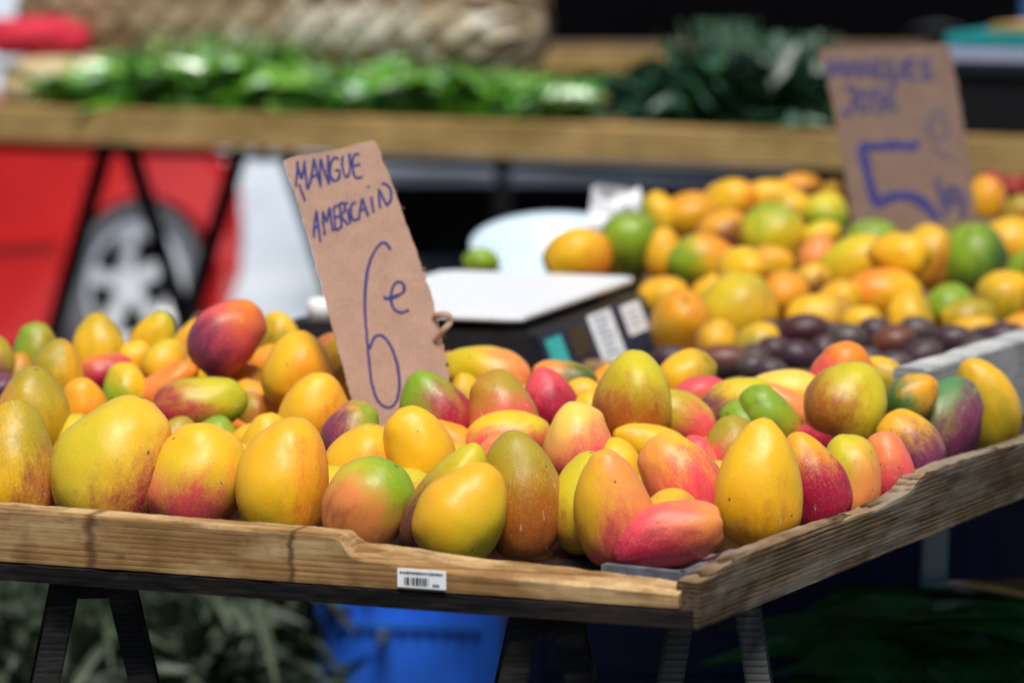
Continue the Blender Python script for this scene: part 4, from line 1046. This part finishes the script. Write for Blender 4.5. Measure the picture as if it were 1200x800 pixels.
def leaf(b, base, d, L, W, droop=.4, fold=.35, roll=0, seg=6, blunt=.5):
    d = Vector(d).normalized(); side = d.cross(Vector((0, 0, 1)))
    if side.length < .05: side = Vector((1, 0, 0))
    side = (Matrix.Rotation(roll, 3, d) @ side.normalized()); up = side.cross(d)
    p = Vector(base); rows = []; dd = d.copy()
    for i in range(seg + 1):
        t = i / seg
        wd = W * .5 * (math.sin(PI * min(1, t ** blunt * .97 + .015)) ** .8)
        sw = side * wd + up * (wd * fold)
        sw2 = -side * wd + up * (wd * fold)
        rows += [p + sw, p.copy(), p + sw2]
        dd = (dd + Vector((0, 0, -droop / seg))).normalized(); p = p + dd * (L / seg)
    fs = []
    for i in range(seg):
        for k in (0, 1): fs.append((i * 3 + k, i * 3 + k + 1, i * 3 + k + 4, i * 3 + k + 3))
    b.add(rows, fs)
def bunch(name, label, cat, group, loc, n, rad, hgt, L, W, mat, rnd, el=(.05, .9), droop=(.2, .9), az=None, ymin=None):
    b = MB()
    for i in range(n):
        a = rnd.uniform(0, 2 * PI) if az is None else rnd.gauss(az, .6)
        e = rnd.uniform(*el)
        base = Vector((rnd.gauss(0, rad * .4), rnd.gauss(0, rad * .4), rnd.uniform(0.005, hgt)))
        d = Vector((math.cos(a) * math.cos(e), math.sin(a) * math.cos(e), math.sin(e)))
        if ymin is not None:
            base.y = max(base.y, ymin + .02)
            if base.y + d.y * L * 1.15 < ymin: d.y = abs(d.y)
        leaf(b, base, d, L * rnd.uniform(.6, 1.2), W * rnd.uniform(.6, 1.25), rnd.uniform(*droop), rnd.uniform(.1, .5), rnd.uniform(-.9, .9))
    for i in range(max(4, n // 5)):
        a = rnd.uniform(0, 2 * PI); r = rnd.uniform(0, rad * .5)
        p = Vector((math.cos(a) * r, math.sin(a) * r, 0)); b.tube([p, p + Vector((rnd.uniform(-.03, .03), rnd.uniform(-.03, .03), hgt)), p + Vector((rnd.uniform(-.06, .06), rnd.uniform(-.05, .05), hgt * 1.6))], .0025, seg=5)
    o = b.build(name, mat, None, loc, smooth=True); return tag(o, label, cat, group)
rnd = random.Random(44)
GL = 'leaf bunches along the back table'
names = ['bunch of pale leaves at the far left, in front of the cream sack', 'green leaf bunch right of the cream sack with one leaf standing up', 'low pale green leaf bunch between the sack and the straw basket', 'tall bright green leaf bunch in front of the left end of the straw basket', 'broad leaved green bunch with white glints, above the left dark trestle',
         'large leaf bunch with a bright upright leaf left of the price sign', 'pale shining leaf bunch above the light paving', 'bright leaf bunch just behind the top of the front price sign', 'leaf bunch with white glare right of the front price sign', 'fresh green leaf bunch under the bright middle of the straw basket', 'leaf bunch with a round glint below the right part of the straw basket', 'yellow green leaf bunch below the right end of the straw basket', 'sprawling leaf bunch before the far wooden beam', 'last pale leaf bunch, touching the dark herb bushes']
xs = [18, 75, 125, 185, 228, 275, 325, 375, 425, 480, 535, 590, 640, 682]
hs = [.06, .07, .05, .085, .09, .085, .06, .06, .055, .06, .065, .06, .06, .05]
for i, (px, h_) in enumerate(zip(xs, hs)):
    a = balong(px, 130, ZB); p = Tb(a, .135 + rnd.uniform(0, .05), ZB - .028)
    bunch('leaf_bunch', names[i], 'leaf bunch', GL, p, 58, .15, h_ * 1.35, .17, .062, M['leaf_bright'] if i % 3 != 1 else M['leaf_mid'], rnd, (-.1, .7), (.3, 1.1), ymin=-.07)
names = ['first dark herb bush, low, right of the pale leaf bunches', 'tallest dark herb bush with spiky tip on the back table', 'wide dark herb bush with bluish glints on the back table', 'dark herb bush just left of the darker price sign']
for i, (px, h_, n) in enumerate(((735, .12, 80), (790, .19, 110), (850, .17, 120), (915, .17, 100))):
    a = balong(px, 150, ZB); p = Tb(a, .15 + .05 * (i % 2), ZB - .028)
    bunch('herb_bush', names[i], 'herbs', 'dark herb bushes on the back table', p, n + 60, .13, h_ * .8, .12, .055, M['leaf_dark'], rnd, (-.2, 1.2), (.2, 1.0), ymin=-.08)

# straw basket, lying lengthwise on the table behind the leaves
def basket():
    a0, a1 = [(ony(px_, 40, yy_) - BO).dot(bu) for px_, yy_ in ((45, 9.35), (612, 8.75))]
    c = (a0 + a1) / 2; loc = Tb(c, .56, ZB - .028); Lh = (a1 - a0) / 2 * 1.04
    root = empty('straw_basket', loc, 'large plaited straw basket lying lengthwise behind the bright green leaves', 'basket', None, math.atan2(bu.y, bu.x))
    def surf(t, ph):      # t -1..1 along the basket
        r = .20 * (1 - abs(t) ** 5) ** .42 * (1 + .10 * math.cos(t * 2.2))
        return Vector((t * Lh, -r * .95 * math.cos(ph), .205 + r * math.sin(ph)))
    NT_, NP = 56, 46
    b = MB()
    vs = [surf(-1 + 2 * i / NT_, 2 * PI * j / NP) * 1 for i in range(NT_ + 1) for j in range(NP)]
    fs = [(i * NP + j, i * NP + (j + 1) % NP, (i + 1) * NP + (j + 1) % NP, (i + 1) * NP + j) for i in range(NT_) for j in range(NP)]
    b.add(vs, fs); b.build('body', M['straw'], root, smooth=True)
    # the plait: two sets of crossing bands
    K = 14
    for fam in (-1, 1):
        b = MB()
        for k in range(K):
            pts = []
            for i in range(64):
                t = -.985 + 1.97 * i / 63; ph = 2 * PI * k / K + fam * t * 3.4
                o_ = surf(t, ph); ctr = Vector((o_.x, 0, .205)); n_ = (o_ - ctr)
                bulge = .004 + .0035 * math.sin(fam * PI / 2 + (t * 3.4 * K / (2 * PI)) * PI + k * PI)
                pts.append(o_ + n_.normalized() * bulge)
            for i in range(len(pts) - 1):
                p, q = pts[i], pts[i + 1]; d = (q - p).normalized(); n1 = (p - Vector((p.x, 0, .205))).normalized(); sd_ = d.cross(n1).normalized() * .026
                b.add([p + sd_, p - sd_, q - sd_, q + sd_], [(0, 1, 2, 3)])
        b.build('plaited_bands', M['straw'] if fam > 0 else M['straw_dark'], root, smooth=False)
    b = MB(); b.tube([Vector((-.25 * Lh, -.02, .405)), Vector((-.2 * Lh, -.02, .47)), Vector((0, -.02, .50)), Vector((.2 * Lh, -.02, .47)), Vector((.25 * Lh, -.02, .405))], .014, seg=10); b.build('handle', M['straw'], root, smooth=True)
basket()
# cream sack at the far left, red cloth over it
p = Tb(balong(22, 120, ZB), .30, ZB - .028)
def blob(name, mat, loc, sx, sy, sz, seed, amp=.12, parent=None, zlo=-1):
    b = MB(); NU, NV = 36, 22; vs = []
    for i in range(NV + 1):
        th = PI * i / NV
        for j in range(NU):
            a = 2 * PI * j / NU; q = Vector((math.sin(th) * math.cos(a), math.sin(th) * math.sin(a), math.cos(th)))
            k = 1 + amp * noise.noise(q * 1.8 + Vector((seed, 0, 0))) + amp * .35 * noise.noise(q * 6 + Vector((0, seed, 0)))
            sq = Vector((math.copysign(abs(q.x) ** .7, q.x), math.copysign(abs(q.y) ** .7, q.y), math.copysign(abs(q.z) ** .7, q.z))) * k
            vs.append((sq.x * sx, sq.y * sy, sz + max(sq.z, zlo) * sz))
    b.add(vs, [(i * NU + j, i * NU + (j + 1) % NU, (i + 1) * NU + (j + 1) % NU, (i + 1) * NU + j) for i in range(NV) for j in range(NU)])
    return b.build(name, mat, parent, loc, smooth=True)
o = blob('sack', M['cream'], p, .14, .12, .066, 3.1); tag(o, 'bulging cream sack at the left end of the back table, behind the leaves', 'sack')

o = blob('red_bundle', M['red_cloth'], p + Vector((-.055, .0, .128)), .125, .10, .045, 8.3, .16); tag(o, 'red cloth bundle lying on the cream sack at the top left', 'cloth')
# crate, teal tray and post at the right end of the back table
a = balong(1215, 160, ZB); p = Tb(a, .12, ZB - .028)
cr = empty('dark_crate', p, 'black plastic crate on the back table right of the darker price sign', 'crate', None, math.atan2(bu.y, bu.x))
b = MB()
for y in (0, .36): b.box((0, y, .085), (.42, .012, .17))
for x in (-.204, .204): b.box((x, .18, .085), (.012, .346, .17))
b.box((0, .18, .006), (.394, .346, .01)); b.build('body', M['dark_trim'], cr)
b = MB()
for y in (-.012, .372): b.box((0, y, .16), (.45, .012, .022))
for x in (-.219, .219): b.box((x, .18, .16), (.012, .37, .022))
b.build('rim', M['black_plastic'], cr)
tp = Tb(a, .12, ZB - .028 + .1725)
o_ = empty('lidded_tray', tp, 'lilac tray with a teal lid, on top of the black crate at the right edge', 'tray', None, math.atan2(bu.y, bu.x))
b = MB(); b.box((0, .18, .014), (.46, .40, .028)); b.build('body', M['lilac'], o_, bevel=.004)
b = MB(); b.box((0, .18, .043), (.44, .38, .029)); b.build('lid', M['teal_plastic'], o_, bevel=.006)
b = MB(); b.box((0, .22, .066), (.3, .3, .014)); o = b.build('wooden_board', M['beam'], None, tp, (0, 0, math.atan2(bu.y, bu.x)), bevel=.002); tag(o, 'thin wooden board lying on the teal lid at the right edge', 'board')
pp_ = ony(1203, 60, 8.6)
b = MB(); b.tube([(pp_.x + .012, pp_.y, .004), (pp_.x + .012, pp_.y, 2.3)], .026, seg=16); o = b.build('blue_post', M['blue_post'], None, smooth=False)
o.location = (0, 0, 0); tag(o, 'blue painted post at the right picture edge behind the black crate', 'post')

# a further table, its beam seen behind the herbs
fp = ony(680, 72, 9.9)
ft = empty('far_table', (fp.x, fp.y, 0), 'further plank table seen between the straw basket and the herb bushes', 'table')
b = MB(); b.box((.35, 0, fp.z), (1.2, .04, .055)); b.build('front_beam', M['beam'], ft, bevel=.003)
b = MB(); b.box((.35, .32, fp.z + .01), (1.2, .58, .02)); b.build('tabletop', M['board'], ft)
for x in (-.2, .9):
    for y in (.05, .55):
        b = MB(); b.beam((x, y, .004), (x, y, fp.z - .001), .04, .04); b.build('leg', M['dark_trim'], ft)

# ------------------------------------------------------------------ cars
def car(name, label, loc, rz, paint, trim, wheel_f=1.5, wheel_b=-1.25, W=1.72):
    root = empty(name, loc, label, 'car', None, rz)
    def arch(cx, r): return [(cx + r * math.cos(PI - PI * k / 12), (.16 if k in (0, 12) else .24) + max(.0, r * math.sin(PI * k / 12))) for k in range(13)][::-1]
    prof = [(-2.0, .32), (-2.03, .6), (-1.97, .86), (-1.85, .98), (-1.0, 1.02), (.2, 1.01), (.95, .97), (1.6, .86), (1.9, .74), (2.0, .6), (2.0, .32), (1.93, .18)]
    low = arch(wheel_f, .37) + arch(wheel_b, .37)
    pts = prof + low + [(-1.93, .18)]
    # cross sections: rounded shoulders
    secs = [(-W / 2, .93, .03), (-W / 2 + .035, .985, .008), (-W / 2 + .12, 1.0, 0), (W / 2 - .12, 1.0, 0), (W / 2 - .035, .985, .008), (W / 2, .93, .03)]
    n = len(pts); vs = []
    for y, k, dz in secs:
        for i, (x, z) in enumerate(pts):
            kx = (1 - (1 - k) * .9)
            vs.append((x * kx if i < len(prof) else x, y, z - dz * (1 if z > .8 else 0)))
    fs = [tuple(range(n)), tuple((len(secs) - 1) * n + i for i in range(n))[::-1]]
    for s in range(len(secs) - 1):
        for i in range(n): fs.append((s * n + i, s * n + (i + 1) % n, (s + 1) * n + (i + 1) % n, (s + 1) * n + i))
    b = MB(); b.add(vs, fs); body = b.build('body', paint, root)
    # cabin
    cab = [(.92, .972), (.22, 1.40), (-.3, 1.45), (-1.1, 1.43), (-1.78, 1.05), (-1.82, .99)]
    m_ = len(cab); hw = W / 2 - .03
    vs = []
    for sgn in (-1, 1):
        for x, z in cab: vs.append((x, sgn * (hw - (z - .97) * .42), z))
    b = MB(); b.add(vs, [tuple(range(m_)), tuple(range(m_, 2 * m_))[::-1]] + [(i, (i + 1) % m_, m_ + (i + 1) % m_, m_ + i) for i in range(m_)])
    b.build('cabin', paint, root, bevel=.02)
    def yw(z): return hw - (z - .97) * .42 + .004
    def pane(name, q, mat): 
        b = MB(); b.add(q, [(0, 1, 2, 3)]); return b.build(name, mat, root)
    pane('windscreen', [(.86 + .006, -yw(1.02) + .1, 1.025), (.86 + .006, yw(1.02) - .1, 1.025), (.29 + .012, yw(1.36) - .09, 1.37), (.29 + .012, -yw(1.36) + .09, 1.37)], M['glass'])
    pane('rear_window', [(-1.72, -yw(1.1) + .12, 1.115), (-1.72, yw(1.1) - .12, 1.115), (-1.22, yw(1.36) - .1, 1.385), (-1.22, -yw(1.36) + .1, 1.385)], M['glass'])
    for sg in (-1, 1):
        pane('side_window', [(.66, sg * yw(1.03), 1.03), (.2, sg * yw(1.35), 1.35), (-.38, sg * yw(1.38), 1.38), (-.38, sg * yw(1.03), 1.03)], M['glass'])
        pane('side_window', [(-.46, sg * yw(1.03), 1.03), (-.46, sg * yw(1.38), 1.38), (-1.05, sg * yw(1.36), 1.36), (-1.45, sg * yw(1.06), 1.06)], M['glass'])
        b = MB(); b.box((.7, sg * (W / 2 + .07), 1.02), (.1, .14, .10)); b.build('mirror', trim, root, bevel=.02)
        b = MB(); b.lathe([(0, 0), (.07, .0), (.095, .012), (.10, .03)], (0, 0, 0), 20, Matrix.Rotation(PI / 2, 3, 'Y')); 
        b.v = [(1.90 + x, sg * .62 + y, .66 + z * .75) for x, y, z in b.v]; b.build('headlight', M['lamp'], root, smooth=True)
        b = MB(); b.box((1.5 - .02 if sg else 0, sg * (W / 2 - .03), .70), (.10, .03, .045)); b.build('indicator', M['lamp'], root, bevel=.008)
        b = MB(); b.box((-1.99, sg * .66, .72), (.06, .22, .12)); b.build('tail_light', M['red_paint'], root, bevel=.02)
        b = MB(); b.box((.15, sg * (W / 2 + .006), .50), (2.0, .016, .04)); b.build('side_strip', paint, root, bevel=.006)
        b = MB(); b.box((-.15, sg * (W / 2 + .012), .84), (.16, .025, .03)); b.build('door_handle', paint, root, bevel=.008)
    b = MB(); b.box((1.985, 0, .44), (.10, W * .93, .17)); b.build('front_bumper', M['grey_trim'], root, bevel=.03)
    b = MB(); b.box((-2.02, 0, .44), (.08, W * .93, .17)); b.build('rear_bumper', M['grey_trim'], root, bevel=.03)
    b = MB(); b.box((1.955, 0, .63), (.05, .7, .10)); b.build('grille', M['dark_trim'], root, bevel=.01)
    b = MB(); b.box((0, 0, .34), (3.2, W - .42, .22)); b.build('underbody', M['dark_trim'], root)
    for x in (wheel_f, wheel_b):
        for sg in (-1, 1):
            wl = empty('x', (x, sg * (W / 2 - .105), .312), '', ''); wl.name = 'wheel'; del wl['label']; del wl['category']; wl.parent = root
            ax = Matrix.Rotation(-sg * PI / 2, 3, 'X')
            b = MB(); b.lathe([(.20, -.09), (.27, -.095), (.300, -.075), (.308, -.03), (.308, .03), (.300, .075), (.272, .095), (.222, .088), (.205, .07)], (0, 0, 0), 48, ax)
            b.build('tyre', M['tyre'], wl, smooth=True)
            b = MB(); b.lathe([(.0, .030), (.04, .055), (.055, .05), (.06, .035)], (0, 0, 0), 24, ax)
            b.lathe([(.165, .05), (.19, .075), (.212, .082), (.214, .06), (.206, -.06), (.19, -.06)], (0, 0, 0), 40, ax)
            for k in range(5):
                an = 2 * PI * k / 5 + .35
                d = Vector((math.cos(an), math.sin(an), 0)); t_ = Vector((-d.y, d.x, 0)); zz_ = Vector((0, 0, 1))
                q = [d * r + t_ * (s * wd) + zz_ * z for r, wd, z in ((.04, .020, .05), (.185, .027, .068)) for s in (-1, 1)]
                q += [p_ - zz_ * .03 for p_ in q]
                b.add([ax @ p_ for p_ in q], [(0, 1, 3, 2), (4, 6, 7, 5), (0, 4, 5, 1), (2, 3, 7, 6), (0, 2, 6, 4), (1, 5, 7, 3)])
            b.build('rim', M['rim'], wl)
            b = MB(); b.lathe([(0, -.03), (.2, -.03), (.2, -.045), (0, -.045)], (0, 0, 0), 32, ax); b.build('brake_backing', M['dark_trim'], wl)
    return root
wc = ony(165, 322, 10.75)
ang = R(46)
fwd = Vector((math.cos(ang), math.sin(ang), 0)); rgt = Vector((fwd.y, -fwd.x, 0))
cc = Vector((wc.x, wc.y, 0)) - (fwd * 1.5 + rgt * (1.72 / 2)) * .86
car('parked_car', 'red parked car with a grey alloy wheel, standing behind the leaf table', cc, ang, M['red_paint'], M['dark_trim']).scale = (.86, .86, .86)
bp = ony(850, 200, 11.9)
car('parked_car', 'black parked car facing the stalls, seen dark behind the herb bushes', (bp.x + .02, bp.y + 2.3, 0), R(-94), M['black_paint'], M['dark_trim']).scale = (1.15, 1.28, 1.3)

# ------------------------------------------------------------------ under the tables
def crate(name, label, group, loc, rz, mat, W_=.50, D_=.36, H=.29):
    c = empty(name, loc, label, 'crate', group, rz)
    b = MB(); th = .008
    for sy in (-1, 1):
        b.box((0, sy * (D_ / 2 - th / 2), H / 2), (W_ - .02, th, H - .04))
        for x in [(-.5 + (k + .5) / 9) * (W_ - .06) for k in range(9)]: b.box((x, sy * (D_ / 2 + .003), H * .42), (.012, .005, H * .62))
    for sx in (-1, 1):
        b.box((sx * (W_ / 2 - th / 2), 0, H / 2), (th, D_ - .02, H - .04))
        for y in [(-.5 + (k + .5) / 6) * (D_ - .06) for k in range(6)]: b.box((sx * (W_ / 2 + .003), y, H * .42), (.005, .012, H * .62))
    b.box((0, 0, .006), (W_ - .03, D_ - .03, .012))
    b.build('walls', mat, c)
    b = MB()
    for sy in (-1, 1): b.box((0, sy * (D_ / 2 + .004), H - .014), (W_ + .03, .022, .026)); b.box((0, sy * (D_ / 2 + .004), H * .62), (W_ - .01, .016, .02))
    for sx in (-1, 1): b.box((sx * (W_ / 2 + .004), 0, H - .0142), (.022, D_ - .016, .026)); b.box((sx * (W_ / 2 + .004), 0, H * .62), (.016, D_ - .02, .02))
    b.build('rim', mat, c)
    for sx in (-1, 1):
        for sy in (-1, 1):
            b = MB(); b.box((sx * (W_ / 2 - .006), sy * (D_ / 2 - .006), H / 2 - .012), (.034, .034, H - .03)); b.build('corner_post', mat, c)
    return c
q = ony(503, 760, 6.5)
crate('plastic_crate', 'bright blue plastic crate on the ground under the mango table, beside the leaf pile', 'blue crates under the mango table', (q.x, 6.5, .004), R(-9), M['crate'], .29, .36, .30)
crate('plastic_crate', 'bright blue plastic crate stacked on the one beside the leaf pile', 'blue crates under the mango table', (q.x + .005, 6.5, .306), R(-8), M['crate'], .29, .36, .30)
q1 = onz(715, 740, .3); q2 = onz(905, 720, .3)
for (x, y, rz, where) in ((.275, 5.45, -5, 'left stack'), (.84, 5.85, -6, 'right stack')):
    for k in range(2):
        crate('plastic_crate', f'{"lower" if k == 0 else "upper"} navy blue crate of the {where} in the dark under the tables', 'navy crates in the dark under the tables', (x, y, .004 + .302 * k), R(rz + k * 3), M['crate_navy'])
# pale green leaf pile, left, on the ground
rnd = random.Random(12)
i = 0
lab = ['grey green leaf heap at the far left under the mango table', 'grey green leaf heap behind the left black trestle', 'grey green leaf heap between the trestle and the blue crate', 'grey green leaf heap touching the bright blue crate', 'second row leaf heap at the far left, further back', 'second row leaf heap in the middle, further back', 'second row leaf heap nearest the blue crate, further back']
for (x, y) in ((-.95, 6.1), (-.70, 6.0), (-.52, 6.1), (-.42, 6.4), (-.95, 6.75), (-.68, 6.7), (-.44, 6.95)):
    bunch('leaf_heap', lab[i], 'leaf heap', 'grey green leaf heaps under the mango table', (x, y, .004), 280, .24, .30 if i < 4 else .25, .17, .021, M['leaf_grey'], rnd, (-.6, .8), (.2, .9)); i += 1
# banana leaf stack on a dark box, right
q = onz(1070, 740, .4)
bx_ = empty('dark_box', (.56, 4.93, .004), 'dark crate under the stack of broad leaves at the lower right', 'crate', None, R(-14))
b = MB()
for y in (-.17, .17): b.box((0, y, .15), (.50, .012, .30))
for x in (-.244, .244): b.box((x, 0, .15), (.012, .326, .30))
b.box((0, 0, .294), (.47, .32, .01)); b.build('walls', M['dark_trim'], bx_)
b = MB(); b.box((0, -.18, .28), (.53, .014, .03)); b.box((0, -.18, .03), (.53, .014, .03)); b.build('rim', M['black_plastic'], bx_)
b = MB(); rnd = random.Random(5)
for k in range(60):
    a = rnd.choice((0, PI)) + rnd.gauss(-.2, .25)
    base = Vector((rnd.uniform(-.1, .1) - math.cos(a) * .12, rnd.uniform(-.13, .13), .01 + .18 * k / 60 + rnd.uniform(0, .015)))
    leaf(b, base, (math.cos(a), math.sin(a), rnd.uniform(.02, .3)), rnd.uniform(.26, .40), rnd.uniform(.09, .15), rnd.uniform(.25, .7), .12, rnd.uniform(-.3, .3), seg=8)
o = b.build('banana_leaves', M['leaf_banana'], None, (.56, 4.93, .304), smooth=True); tag(o, 'stack of broad dark banana leaves at the lower right under the side rim', 'leaves')
q = ony(1168, 690, 5.9)
b = MB(); b.box((0, 0, .2), (.26, .26, .40)); b.box((-.06, -.135, .40), (.11, .004, .1), Matrix.Rotation(.7, 3, 'X')); b.box((.09, .1, .42), (.1, .004, .12), Matrix.Rotation(-.4, 3, 'X'))
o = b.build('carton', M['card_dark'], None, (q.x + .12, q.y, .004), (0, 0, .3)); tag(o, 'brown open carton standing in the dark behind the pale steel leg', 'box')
